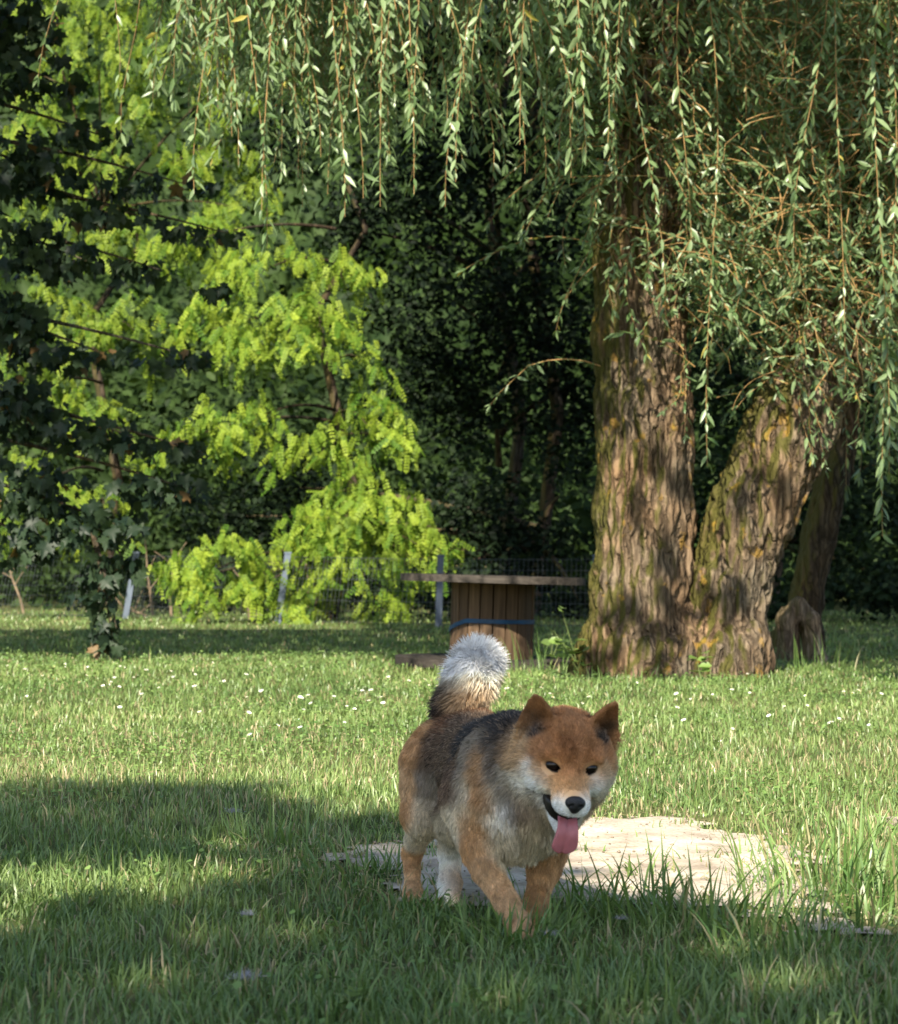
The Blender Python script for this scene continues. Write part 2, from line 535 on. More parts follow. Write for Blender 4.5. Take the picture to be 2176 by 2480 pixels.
def build_grass(leafm):
    VV = []; FF = []; TT = []; base = 0
    def add(V, F, T):
        nonlocal base
        VV.append(V); FF.append(F + base); TT.append(T); base += len(V)
    bands = [(2.4, 3.6, 13500, 3), (3.6, 5.2, 11500, 3), (5.2, 7.2, 7400, 2), (7.2, 10, 4000, 2), (10, 14, 2100, 2), (14, 19, 950, 2), (19, 29, 330, 2)]
    for y0, y1, rho, segs in bands:
        hw = 0.245 * y1 + 0.35
        n = int(rho * (y1 - y0) * 2 * hw)
        x = RNG.uniform(-hw, hw, n); y = RNG.uniform(y0, y1, n)
        sd = sand_sd(x, y) if y0 < 8 else np.full(n, 1.0)
        edge = np.clip(sd / 0.35, 0, 1)                      # thin, dry sward next to the bare earth
        worn = np.clip((noise2(x, y, 2.3, 31) - 0.40) * 6, 0.12, 1)
        keep = (sd > -0.005) & (RNG.random(n) < np.maximum(worn, 0.3) * (0.35 + 0.65 * edge))
        keep |= (sd > -0.11) & (RNG.random(n) < 0.30 * np.clip(1 + sd / 0.11, 0, 1))
        keep |= (sd > -0.4) & (RNG.random(n) < 0.012 + 0.10 * np.clip(noise2(x, y, 5.0, 37) - 0.58, 0, 1) * 5)
        x, y, sd, edge = x[keep], y[keep], sd[keep], edge[keep]
        n = len(x)
        cl = noise2(x, y, 4.5, 33)                           # clumps of longer grass
        near = np.clip((6.2 - y) / 1.5, 0, 1)
        L = (0.020 + 0.036 * RNG.random(n) ** 1.6) * (0.6 + 0.8 * cl) * (1 + 0.15 * near * cl)
        L = np.where(RNG.random(n) < 0.035, L * RNG.uniform(1.3, 2.4, n), L)
        L *= 0.55 + 0.45 * edge
        W = (0.0026 + 0.0026 * RNG.random(n)) * (1 - 0.15 * near) * np.maximum(1, (y / 7.5) ** 0.9)
        lean = np.abs(RNG.normal(1.05 + 0.25 * (y0 > 6), 0.6, n)).clip(0.08, 2.3)
        dry = np.clip(0.07 + 0.30 * (1 - edge) + 0.6 * (noise2(x, y, 3.1, 35) - 0.55) + 0.13 * np.exp(-((y - 7.2) / 1.6) ** 2), 0.04, 0.6)
        c = grass_colors(n, x, y, dry)
        tip = c * RNG.uniform(0.95, 1.3, n)[:, None]
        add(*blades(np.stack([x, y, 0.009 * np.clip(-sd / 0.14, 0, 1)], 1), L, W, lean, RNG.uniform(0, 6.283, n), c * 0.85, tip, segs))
    # dry straw lying on the bare earth and in the sward
    n = 2600
    y = RNG.uniform(3.4, 7.5, n); x = RNG.uniform(-1, 1, n) * (0.22 * y + 0.2)
    kp = (sand_sd(x, y) < 0.25) | (RNG.random(n) < 0.25)
    x, y = x[kp], y[kp]; n = len(x); az = RNG.uniform(0, 6.283, n)
    V, F, T = scatter([(-.03, 0, 0), (.03, 0, 0), (.0, 1, 0.05)], np.array([(0, 1, 2)]), np.stack([x, y, 0.012 + RNG.uniform(0, .010, n)], 1),
                      np.stack([np.cos(az), np.sin(az), RNG.normal(0.05, .12, n)], 1), np.tile([0, -.2, 1.0], (n, 1)), RNG.uniform(0.02, 0.06, n), lerp(STRAW * 0.45, STRAW, RNG.random((n, 1))))
    add(V, F, T)
    # small round clover and daisy leaves low in the sward
    ov, of = oval_tmpl()
    of = np.concatenate([of[:, [0, 1, 2]], of[:, [0, 2, 3]]])
    for y0, y1, n in ((2.6, 6.0, 2500), (6.0, 10.0, 17000), (10.0, 16.0, 18000)):
        y = RNG.uniform(y0, y1, n); x = RNG.uniform(-1, 1, n) * (0.245 * y + 0.3)
        kp = (noise2(x, y, 1.3, 44) > 0.47) & (sand_sd(x, y) > 0.05)
        x, y = x[kp], y[kp]; n = len(x)
        az = RNG.uniform(0, 6.283, n)
        V, F, T = scatter(ov * np.array([1.5, 1, 1]), of, np.stack([x, y, RNG.uniform(0.012, 0.045, n)], 1), np.stack([np.cos(az), np.sin(az), RNG.normal(0.1, .25, n)], 1),
                          np.stack([RNG.normal(0, .35, n), RNG.normal(-.15, .35, n), np.ones(n)], 1), RNG.uniform(0.007, 0.016, n) * np.maximum(1, y / 10), grass_colors(n, x, y, 0.02) * np.array([0.95, 1.05, 0.95]))
        add(V, F, T)
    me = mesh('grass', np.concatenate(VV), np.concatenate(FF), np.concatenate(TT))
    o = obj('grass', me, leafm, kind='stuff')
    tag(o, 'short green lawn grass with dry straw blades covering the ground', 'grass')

def grass_tuft(leafm, u, v, n, rad, ln, label, lean=0.5, green=1.0, az=None, dry=0.06):
    g = G(u, v)
    a = RNG.uniform(0, 6.283, n); r = rad * np.sqrt(RNG.random(n))
    x = g[0] + r * np.cos(a); y = g[1] + r * np.sin(a) * 0.8
    n0 = int(n * 0.72); a = a[:n0]; x = x[:n0]; y = y[:n0]; n = n0
    L = ln * 0.92 * RNG.uniform(0.3, 1.1, n)
    aa = a + RNG.normal(0, 0.7, n)
    c = grass_colors(n, x, y, dry) * np.array([0.9, 1.0, 0.9]) * green
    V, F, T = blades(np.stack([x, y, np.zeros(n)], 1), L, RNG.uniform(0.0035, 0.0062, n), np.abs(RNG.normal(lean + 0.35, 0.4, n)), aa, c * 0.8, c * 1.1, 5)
    root = thing('grass_tuft', label, 'grass tuft', (g[0], g[1], 0), 'taller grass tufts standing out of the lawn')
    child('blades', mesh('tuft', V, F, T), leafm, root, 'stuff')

# ------------------------------------------------------------------ dog
def build_dog():
    fw = nrm(np.array([0.235, -0.972, 0.0])); sd = nrm(np.array([0.972, 0.235, 0.0])); up = np.array([0, 0, 1.0])
    R0 = np.array([0.030, 4.42, 0.0])
    def B(s, l, z): return R0 + s * fw + l * sd + z * up
    AX = np.array([fw, sd, up])
    # head frame
    yaw = math.radians(8); pit = math.radians(14); roll = math.radians(6)
    hf = np.array([math.sin(yaw) * math.cos(pit), -math.cos(yaw) * math.cos(pit), -math.sin(pit)])
    hx0 = np.array([math.cos(yaw), math.sin(yaw), 0]); hz0 = np.cross(hx0, -hf) * -1
    hz0 = nrm(np.cross(hf, hx0)) * -1
    if hz0[2] < 0: hz0 = -hz0
    hx = hx0 * math.cos(roll) - hz0 * math.sin(roll); hz = hz0 * math.cos(roll) + hx0 * math.sin(roll)
    HC = P(1366, 1858, 3.93)                    # between the eyes, inside the skull
    def H(x, f, z): return HC + x * hx + f * hf + z * hz
    HAX = np.array([hx, hf, hz])
    prims = []      # (kind, args, k, furlen, flow)
    def ell(c, r, k=0.03, fur=0.02, flow=None, ax=AX): prims.append(('e', (c, ax, r), k, fur, flow))
    def cone(a, b, r1, r2, k=0.02, fur=0.012, flow=None): prims.append(('c', (np.asarray(a), np.asarray(b), r1, r2), k, fur, flow if flow is not None else nrm(np.asarray(b) - np.asarray(a))))
    back = -fw * 0.8 - up * 0.55
    # trunk of the body
    ell(B(0.020, 0, 0.272), (0.100, 0.092, 0.088), 0.04, 0.014, back)
    ell(B(0.15, 0, 0.260), (0.15, 0.082, 0.086), 0.05, 0.014, back)
    ell(B(0.28, 0, 0.246), (0.15, 0.090, 0.104), 0.05, 0.014, back)
    ell(B(0.385, 0, 0.230), (0.085, 0.088, 0.101), 0.05, 0.016, -up * 0.9 - fw * 0.3)
    ell(B(0.37, 0, 0.300), (0.09, 0.066, 0.050), 0.05, 0.015, back)
    # neck
    cone(B(0.37, 0.0, 0.275), H(0, -0.055, -0.015), 0.088, 0.076, 0.05, 0.018, -up * 0.7 - fw * 0.5)
    cone(B(0.405, 0.0, 0.215), H(0, -0.045, -0.055), 0.074, 0.058, 0.05, 0.017, -up * 1.0)
    # hind legs
    hr = [B(0.015, -0.060, 0.252), P(1030, 1972, 4.37), P(998, 2068, 4.47), P(1000, 2160, 4.42), P(1001, 2186, 4.385)]
    cone(hr[0], hr[1], 0.070, 0.037, 0.03, 0.010, -up)
    cone(B(-0.03, -0.055, 0.23), hr[1], 0.052, 0.031, 0.03, 0.010, -up)
    cone(hr[1], hr[2], 0.032, 0.0150, 0.02, 0.008)
    cone(hr[2], hr[3], 0.0165, 0.0125, 0.012, 0.005)
    cone(hr[3], hr[4], 0.018, 0.019, 0.012, 0.004)
    hl = [B(0.03, 0.06, 0.245), P(1110, 1985, 4.30), P(1094, 2062, 4.40), P(1090, 2140, 4.375), P(1088, 2176, 4.345)]
    cone(hl[0], hl[1], 0.070, 0.038, 0.03, 0.014, -up)
    cone(hl[1], hl[2], 0.034, 0.022, 0.02, 0.008)
    cone(hl[2], hl[3], 0.021, 0.0175, 0.012, 0.005)
    cone(hl[3], hl[4], 0.021, 0.019, 0.012, 0.004)
    # front legs
    fr = [B(0.345, -0.072, 0.225), P(1166, 2050, 4.02), P(1180, 2105, 4.00), P(1230, 2190, 3.97), P(1254, 2236, 3.945), P(1260, 2252, 3.925)]
    cone(fr[0], fr[1], 0.056, 0.033, 0.03, 0.011, -up)
    cone(fr[1], fr[2], 0.030, 0.0245, 0.02, 0.009)
    cone(fr[2], fr[3], 0.0235, 0.0185, 0.012, 0.006)
    cone(fr[3], fr[4], 0.0180, 0.0175, 0.012, 0.005)
    cone(fr[4], fr[5], 0.022, 0.021, 0.010, 0.004)
    fl = [B(0.375, 0.068, 0.215), P(1326, 2048, 4.10), P(1318, 2105, 4.10), P(1298, 2190, 4.08), P(1288, 2226, 4.06), P(1286, 2238, 4.04)]
    cone(fl[0], fl[1], 0.052, 0.032, 0.03, 0.011, -up)
    cone(fl[1], fl[2], 0.031, 0.0270, 0.02, 0.009)
    cone(fl[2], fl[3], 0.0245, 0.0180, 0.012, 0.006)
    cone(fl[3], fl[4], 0.020, 0.019, 0.012, 0.005)
    cone(fl[4], fl[5], 0.021, 0.020, 0.010, 0.004)
    # toes
    for (paw, d, r) in ((fr[5], nrm(np.array([0.2, -1, 0])), 0.0095), (fl[5], nrm(np.array([0.1, -1, 0])), 0.009), (hr[4], nrm(np.array([0.15, -1, 0])), 0.0085), (hl[4], nrm(np.array([-0.1, -1, -0.3])), 0.009)):
        s_ = np.array([d[1], -d[0], 0])
        for q in (-1.5, -0.5, 0.5, 1.5):
            b = paw + s_ * q * r * 0.95
            cone(b - up * 0.002, b + d * (0.020 if abs(q) < 1 else 0.015) - up * 0.006, r, r * 0.9, 0.004, 0.003)
    # tail, curled over the back
    tp = [B(-0.050, 0.010, 0.325), B(-0.075, 0.022, 0.370), B(-0.068, 0.030, 0.414), B(-0.030, 0.030, 0.440), B(0.006, 0.012, 0.420), B(0.016, -0.016, 0.385), B(0.004, -0.050, 0.362)]
    tr = [0.030, 0.032, 0.034, 0.036, 0.034, 0.025, 0.010]
    for q in range(6):
        cone(tp[q], tp[q + 1], tr[q], tr[q + 1], 0.015, (0.014, 0.024, 0.029, 0.031, 0.031, 0.022)[q])
    n_body = len(prims)
    # head
    face = -hf * 0.9 + hz * 0.35
    ell(H(0, -0.012, 0.028), (0.073, 0.074, 0.066), 0.035, 0.011, face, HAX)
    for s in (-1, 1):
        ell(H(s * 0.048, -0.016, -0.004), (0.037, 0.046, 0.046), 0.03, 0.014, s * hx * 0.8 - hz * 0.6 - hf * 0.4, HAX)
        ell(H(s * 0.031, 0.049, 0.037), (0.024, 0.014, 0.010), 0.016, 0.005, face, HAX)      # brow
        ell(H(s * 0.040, 0.032, -0.006), (0.026, 0.030, 0.026), 0.022, 0.010, s * hx - hf * 0.5 - hz * 0.4, HAX)   # cheekbone
        ell(H(s * 0.0135, 0.090, -0.0335), (0.0165, 0.026, 0.0165), 0.012, 0.004, face - hz * 0.4, HAX)  # lip pads
    cone(H(0, 0.030, 0.002), H(0, 0.106, -0.0235), 0.040, 0.0190, 0.02, 0.005, face)
    cone(H(0, 0.000, -0.058), H(0, 0.078, -0.0865), 0.030, 0.0135, 0.010, 0.006, -hf)
    n_skull = len(prims)
    org = np.array([-0.17, 3.72, -0.012]); h = 0.0035
    top = np.array([0.36, 4.60, 0.525])
    dims = np.ceil((top - org) / h).astype(int)
    gx = [org[q] + h * np.arange(dims[q]) for q in range(3)]
    F = np.full(tuple(dims), 1.0, dtype=np.float32)
    def box_eval(fn, lo, hi, comb):
        a = np.maximum(((np.asarray(lo) - org) / h).astype(int), 0); b = np.minimum(((np.asarray(hi) - org) / h).astype(int) + 2, dims)
        if (b <= a).any(): return
        X = np.stack(np.meshgrid(*[gx[q][a[q]:b[q]] for q in range(3)], indexing='ij'), -1).astype(np.float32)
        sl = tuple(slice(a[q], b[q]) for q in range(3))
        F[sl] = comb(F[sl], fn(X))
    def pf(p):
        if p[0] == 'e': return lambda X: sd_ell(X, *p[1])
        return lambda X: sd_cone(X, *p[1])
    def pb(p):
        m = 0.09
        if p[0] == 'e':
            r = max(p[1][2]) + m; return p[1][0] - r, p[1][0] + r
        a, b, r1, r2 = p[1]; r = max(r1, r2) + m
        return np.minimum(a, b) - r, np.maximum(a, b) + r
    for p in prims:
        box_eval(pf(p), *pb(p), lambda A, D, k=p[2]: smin(A, D, k))
    # open mouth: a wedge cut between muzzle and jaw
    def cut(X):
        q = (X - H(0, 0.0, 0).astype(np.float32)) @ HAX.T.astype(np.float32)
        x, f, z = q[..., 0], q[..., 1], q[..., 2]
        zc = -0.029 - 0.50 * (f - 0.02)
        th = 0.0020 + 0.25 * np.clip(f - 0.02, 0, 1)
        return np.maximum(np.abs(z - zc) - th, 0.016 - f + np.abs(x) * 0.1)
    box_eval(cut, H(0, 0.06, -0.07) - 0.09, H(0, 0.06, -0.07) + 0.09, lambda A, D: smax(A, -D, 0.004))
    # eye sockets
    EYE = [H(s * 0.0312, 0.0535, 0.0180) for s in (-1, 1)]
    EAX = [np.array([nrm(hx * math.cos(a_) + hz * math.sin(a_)), hf, nrm(hz * math.cos(a_) - hx * math.sin(a_))]) for a_ in (-0.34, 0.34)]
    for e, ea in zip(EYE, EAX):       # almond slits, slanting up to the outside
        box_eval(lambda X: sd_ell(X, e + hf * 0.008, ea, (0.0130, 0.020, 0.0058)), e - 0.05, e + 0.05, lambda A, D: smax(A, -D, 0.003))
    # ears: thin hollow cones leaning forward
    ears = []
    for s in (-1, 1):
        base = H(s * 0.052, -0.004, 0.058); tip = H(s * 0.069, 0.014, 0.124)
        ax = nrm(tip - base)
        fr_ = nrm(hf * 0.92 + s * hx * 0.38); fr_ = nrm(fr_ - (fr_ @ ax) * ax)
        side = np.cross(ax, fr_)
        Lh = np.linalg.norm(tip - base)
        ears.append((base, ax, fr_, side, Lh))
        def earf(X, base=base, ax=ax, fr_=fr_, side=side, Lh=Lh):
            d = X - base.astype(np.float32)
            a = d @ ax.astype(np.float32); f = d @ fr_.astype(np.float32); w = d @ side.astype(np.float32)
            t = np.clip(a / Lh, -0.5, 1.05)
            half = 0.037 * np.clip(1.02 - np.clip(t, 0, 1.02), 0, 1) ** 0.75 + 0.003
            bow = -0.014 * (1 - (w / 0.034) ** 2) * np.clip(1 - t, 0, 1) ** 0.7      # cupped
            sheet = np.abs(f - bow) - (0.0048 - 0.002 * np.clip(t, 0, 1))
            return np.maximum(np.maximum(sheet, np.abs(w) - half), np.maximum(a - Lh * 1.04, -a - 0.028)) * 0.8
        c = (base + tip) / 2
        box_eval(earf, c - 0.075, c + 0.075, lambda A, D: smin(A, D, 0.008))
    V, Q = surface_nets(F, org, h)
    # keep the largest island only
    V = smooth_verts(V, Q, 2, 0.5)
    nv = vnormals(V, Q)
    # ---- fur fields from the nearest primitives
    W = []; fl_ = []; fd = []
    for p in prims:
        d = pf(p)(V.astype(np.float32)); W.append(np.exp(-np.clip(d, -0.02, 1) / 0.010)); fl_.append(p[3]); fd.append(nrm(np.asarray(p[4], float)))
    W = np.array(W); W /= W.sum(0)
    flen = (W * np.array(fl_)[:, None]).sum(0)
    fdir = np.einsum('pn,pc->nc', W, np.array(fd))
    q = (V - HC) @ HAX.T
    earw = np.zeros(len(V))
    for (base, ax, fr_, side, Lh) in ears:
        d = V - base; a = d @ ax; w = d @ side; f = d @ fr_
        inside = (a > 0.004) & (np.abs(w) < 0.045) & (np.abs(f) < 0.03)
        earw = np.maximum(earw, inside * np.clip(a / 0.012, 0, 1))
    flen = lerp(flen, 0.0035, earw)
    fdir = lerp(fdir, nrm(hz + 0.2 * hf)[None], earw[:, None])
    # ---- markings: palette samples measured on the photo, projected on the body
    PAL = dict(T=(0.47, 0.275, 0.130), R=(0.39, 0.190, 0.082), r=(0.29, 0.130, 0.055), O=(0.56, 0.37, 0.205), C=(0.64, 0.56, 0.42), c=(0.40, 0.345, 0.24), W=(0.85, 0.83, 0.77),
               D=(0.045, 0.043, 0.044), G=(0.135, 0.092, 0.062), M=(0.26, 0.225, 0.18), K=(0.012, 0.012, 0.013), B=(0.17, 0.085, 0.045))
    body_sp = ('300,700 T;250,800 T;200,1000 O;200,1150 T;195,1300 T;215,1450 T;300,1150 C;285,1250 C;345,1262 C;390,1310 C;412,1245 C;430,1285 C;400,1205 c;420,1340 c;360,1200 c;245,1350 C;230,1500 O;230,1640 O;330,640 B;400,590 B;520,570 B;640,560 B;740,560 G;420,660 B;500,640 G;340,760 G;330,860 G;400,780 G;400,900 G;'
               '330,960 M;350,1060 M;450,800 G;560,700 D;640,650 D;720,630 D;800,600 D;620,760 M;560,860 M;530,930 M;480,920 G;420,1040 G;400,1120 G;480,1040 G;540,1000 C;520,1100 C;620,850 T;600,960 T;640,1020 T;560,1180 O;600,1230 T;'
               '450,1180 C;480,1270 C;700,740 D;740,850 D;760,950 D;790,1060 D;830,1160 G;880,1240 c;690,840 M;700,950 M;715,1040 C;770,1130 W;760,1200 W;740,1250 C;670,1180 C;670,1060 T;640,1120 T;640,1280 T;700,1330 C;800,1300 C;860,1300 c;880,1380 C;940,1330 c;980,1400 c;820,1430 C;860,1470 c;'
               '570,1320 T;610,1360 T;620,1450 O;700,1550 O;560,1450 T;780,1650 O;830,1750 O;880,1850 O;1020,1460 T;980,1560 T;950,1650 T;940,1750 T;450,1380 W;450,1480 W;430,1580 W;425,1660 W;490,1520 O;492,1620 O;'
               '815,850 D;815,930 D;825,1010 G;840,1090 G;870,1180 G;930,1270 c')
    head_sp = ('1130,600 R;1130,680 R;1000,720 R;1250,720 R;1130,780 r;950,800 R;1310,800 R;1040,800 R;1220,800 R;880,790 O;850,740 O;860,880 O;870,940 C;900,920 W;930,990 W;880,1000 W;860,1030 C;890,1100 C;950,1150 C;1000,1230 C;1370,820 R;1385,900 T;1380,960 C;1340,1010 C;1300,1080 C;1260,1130 C;1000,860 R;1290,880 R;1010,935 T;1060,945 T;1100,930 R;1240,950 T;1290,930 T;1190,930 R;960,920 O;1030,975 O;1085,985 T;1200,985 T;1255,985 O;1330,940 O;'
               '1140,880 R;1140,950 R;1135,1010 T;1070,1000 T;1210,1010 T;1090,1040 T;1155,1040 T;1200,1042 T;1120,1050 O;1180,1050 O;1040,1040 O;1235,1045 O;1040,1080 W;1080,1100 W;1070,1130 W;1000,1020 W;975,985 W;1235,1080 W;1220,1130 W;1260,1030 W;1290,990 W;1140,1150 W;'
               '940,540 R;900,640 R;1010,640 R;960,600 r;925,650 D;940,690 D;960,680 D;945,610 G;1390,600 R;1390,720 R;1280,650 R;1330,640 r;1340,690 D;1325,720 D;1350,650 G;1385,760 T;880,700 O')
    tail_sp = ('570,160 W;480,220 W;470,330 W;540,240 W;640,320 W;440,380 C;650,220 W;720,300 W;730,380 C;600,300 W;520,300 W;600,400 C;680,430 C;620,470 O;560,480 O;700,480 O;430,300 W;420,350 W;450,400 M;462,440 D;500,430 C;480,500 O;560,510 O;640,510 O;420,500 D')  # dark samples at the curl's seam put its shaded hollow into the colour
    bvh = BVHTree.FromPolygons([Vector(v) for v in V], [tuple(int(i) for i in f) for f in Q])
    camp = Vector((0, 0, CAM_H))
    def spots(txt, mirror, dlo, dhi):
        S = []; K = []
        for t in txt.split(';'):
            a, k = t.split(' '); cx, cy = map(float, a.split(','))
            d = Vector(P(900 + 0.42065 * cx, 1480 + 0.42065 * cy, 1.0)) - camp; d.normalize()
            hit = bvh.ray_cast(camp, d)
            if hit[0] is None: continue
            p = np.array(hit[0])
            if not (dlo <= p[1] <= dhi): continue
            S.append(p); K.append(PAL[k])
            if mirror is not None:
                o, ax = mirror
                S.append(p - 2 * ((p - o) @ ax) * ax); K.append(PAL[k])
        return np.array(S), np.array(K)
    # colours far from any sample: plain coat by place
    sB, kB = spots(body_sp, (R0, sd), 3.9, 9)
    sH, kH = spots(head_sp, None, 3.0, 4.06)
    sT, kT = spots(tail_sp, None, 4.2, 9)
    wt = W[:n_body]; tail_i = list(range(n_body - 6, n_body))
    w_tail = W[tail_i].sum(0); w_head = W[n_body:].sum(0); w_body = W[:n_body - 6].sum(0)
    w_head = np.maximum(w_head, earw); w_head = np.clip(w_head * 1.0, 0, 1)
    def paint(S, K, sig, extra=None):
        D2 = np.maximum((V ** 2).sum(1)[:, None] + (S ** 2).sum(1)[None] - 2 * V @ S.T, 0)
        w = np.exp(-D2 / (2 * sig * sig)) + 1e-12 / (D2 + 1e-4)
        return (w @ K) / w.sum(1, keepdims=True)
    cB = paint(sB, kB, 0.0135); cH = paint(sH, kH, 0.0100); cT = paint(sT, kT, 0.013); cT = np.where(cT.min(1, keepdims=True) > 0.4, np.minimum(cT * 1.16, 0.95), cT)
    lat = (V - R0) @ sd
    mk = np.clip((0.415 - V[:, 2]) / 0.03, 0, 1) * np.clip((lat + 0.034) / 0.012, 0, 1)
    cT = lerp(cT, np.array([[0.52, 0.35, 0.20]]), mk[:, None] * 0.85)
    tot = (w_tail + w_head + w_body)[:, None]
    col = (cB * w_body[:, None] + cH * w_head[:, None] + cT * w_tail[:, None]) / tot
    col = np.where(col.max(1, keepdims=True) > 0.2, np.minimum(col * 1.14, 0.9), col)
    # dark lips and eye rims, dark toes of the lifted paw
    for e, ea in zip(EYE, EAX):
        d = np.linalg.norm(((V - (e + hf * 0.004)) @ ea.T) / np.array([0.0160, 0.020, 0.0084]), axis=1)
        col = lerp(col, np.array(PAL['K'])[None], np.clip((1.05 - d) / 0.2, 0, 1)[:, None])
    x, f, z = q.T
    zc = -0.029 - 0.50 * (f - 0.02); th = 0.0020 + 0.25 * np.clip(f - 0.02, 0, 1)
    gap = np.abs(z - zc) - th
    inm = (np.abs(x) < 0.060) & (f > 0.010) & (f < 0.125) & (gap < 0.0022)
    col[inm] = PAL['K']
    flen[inm] = 0.0005
    for e in EYE:
        flen = np.where(np.linalg.norm(V - e, axis=1) < 0.0205, 0.0006, flen)
    nose_c = H(0, 0.121, -0.0205)
    flen = np.where(np.linalg.norm(V - nose_c, axis=1) < 0.022, 0.0008, flen)
    pad = np.linalg.norm(V - P(1070, 2182, 4.33), axis=1)
    col = lerp(col, np.array(PAL['K'])[None], np.clip((0.011 - pad) / 0.003, 0, 1)[:, None])
    # ear hollows are darker in their colour samples
    root = thing('dog', 'tan and cream spitz dog with dark saddle walking forward, tongue out', 'dog', (0.07, 4.15, 0))
    me = mesh('dog_body', V, Q, col, smooth=True)
    body = child('body', me, mat_skin(), root)
    # ---- fur strands
    tri = np.concatenate([Q[:, [0, 1, 2]], Q[:, [0, 2, 3]]])
    A = 0.5 * np.linalg.norm(np.cross(V[tri[:, 1]] - V[tri[:, 0]], V[tri[:, 2]] - V[tri[:, 0]]), axis=1)
    tl = flen[tri].mean(1)
    dens = np.where(tl < 0.001, 0, np.clip(0.012 / tl, 0.7, 2.2))
    pr = A * dens; pr /= pr.sum()
    n = 190000
    ti = RNG.choice(len(tri), n, p=pr)
    r1 = np.sqrt(RNG.random(n)); r2 = RNG.random(n)
    bc = np.stack([1 - r1, r1 * (1 - r2), r1 * r2], 1)[..., None]
    p0 = (V[tri[ti]] * bc).sum(1); nn = nrm((nv[tri[ti]] * bc).sum(1)); cc = (col[tri[ti]] * bc).sum(1)
    ln = (flen[tri[ti]] * bc[..., 0]).sum(1) * RNG.uniform(0.6, 1.15, n)
    fd_ = nrm((fdir[tri[ti]] * bc).sum(1))
    wt_ = (w_tail[tri[ti]] * bc[..., 0]).sum(1)
    fd_ = fd_ - (fd_ * nn).sum(1, keepdims=True) * nn
    # clumped jitter
    cl = np.stack([fbm(p0 * 55 + 9 * q, 2, 50 + q) - 0.5 for q in range(3)], 1)
    out = 0.42 + 0.50 * wt_
    d0 = nrm(fd_ * 0.9 + nn * (out + 0.35)[:, None] + cl * 1.0 + RNG.normal(0, 0.10, (n, 3)))
    d1 = nrm(fd_ * 1.0 + nn * (out - 0.12)[:, None] + cl * 1.5 + RNG.normal(0, 0.13, (n, 3)))
    pts = np.stack([p0 - nn * 0.001, p0 + d0 * (ln * 0.4)[:, None], p0 + d0 * (ln * 0.4)[:, None] + d1 * (ln * 0.35)[:, None],
                    p0 + d0 * (ln * 0.4)[:, None] + d1 * (ln * 0.65)[:, None] - np.array([0, 0, 1.0]) * (ln * 0.04)[:, None]], 1)
    # per hair variation: agouti tips where the coat is dark or grizzled
    lum = cc.mean(1)
    griz = np.clip(1 - np.abs(lum - 0.09) / 0.11, 0, 1)
    rv = RNG.random(n)
    cc = np.where((rv < 0.16 * griz)[:, None], lerp(cc, np.array([0.34, 0.25, 0.17]), 0.7), cc)
    cc = np.where((rv > 1 - 0.18 * griz)[:, None], cc * 0.35, cc)
    cc = cc * (0.62 + 0.76 * fbm(p0 * np.array([150, 150, 90.0]), 2, 66))[:, None] * RNG.uniform(0.75, 1.22, n)[:, None]
    hc = bpy.data.hair_curves.new('fur')
    hc.add_curves([4] * n)
    hc.points.foreach_set('position', np.ascontiguousarray(pts.reshape(-1), dtype=np.float32))
    rr = np.tile(np.array([1.0, 0.95, 0.7, 0.12]), (n, 1)) * (0.00055 + 0.0000 * ln)[:, None]
    hc.points.foreach_set('radius', np.ascontiguousarray(rr.reshape(-1), dtype=np.float32))
    a = hc.attributes.new('tint', 'FLOAT_COLOR', 'CURVE')
    c4 = np.ones((n, 4), np.float32); c4[:, :3] = np.clip(cc, 0, 1)
    a.data.foreach_set('color', c4.ravel())
    fo = child('fur', hc, mat_skin('fur_hair', 0.15), root)
    # ---- eyes, nose, tongue, mouth gap fill
    def uvs(name, c, r, ax, mat, parent, seg=20, rings=12):
        Vv = [];
        for i in range(rings + 1):
            ph = math.pi * i / rings
            for j in range(seg):
                t = 2 * math.pi * j / seg
                l = np.array([r[0] * math.sin(ph) * math.cos(t), r[1] * math.sin(ph) * math.sin(t), r[2] * math.cos(ph)])
                Vv.append(c + l @ ax)
        Ff = [(i * seg + j, (i + 1) * seg + j, (i + 1) * seg + (j + 1) % seg, i * seg + (j + 1) % seg) for i in range(rings) for j in range(seg)]
        return child(name, pymesh(name, Vv, Ff, True), mat, parent)
    black = mat_plain('wet_black', (0.010, 0.006, 0.005), 0.06, 0.35, 0.2)
    for e in EYE:
        uvs('eye', e - hf * 0.0030, (0.0142, 0.0115, 0.0130), HAX, black, root)
    # nose: rounded trapezoid with nostrils
    o_, hh = nose_c - 0.024, 0.0016
    g1 = [o_[q] + hh * np.arange(30) for q in range(3)]
    X = np.stack(np.meshgrid(*g1, indexing='ij'), -1)
    NX = (X - nose_c) @ HAX.T
    d = sd_ell(X, nose_c, HAX, (0.0175, 0.011, 0.0118))
    d = smin(d, sd_ell(X, H(0, 0.119, -0.031), HAX, (0.0085, 0.009, 0.009)), 0.008)
    for s in (-1, 1):
        d = smax(d, -sd_ell(X, H(s * 0.0075, 0.1325, -0.0235), HAX, (0.0032, 0.006, 0.0028)), 0.003)
    nV, nQ = surface_nets(d.astype(np.float32), o_, hh)
    child('nose', mesh('nose', smooth_verts(nV, nQ, 1), nQ, smooth=True), mat_plain('nose_leather', (0.014, 0.014, 0.016), 0.38, 0.5, 0.3, 200, 0.4, 500), root)
    # black wedge between muzzle and jaw: the open mouth's shade as colour
    o_ = H(0, 0.045, -0.045) - 0.066; hh = 0.003
    X = np.stack(np.meshgrid(*[o_[q] + hh * np.arange(44) for q in range(3)], indexing='ij'), -1).astype(np.float32)
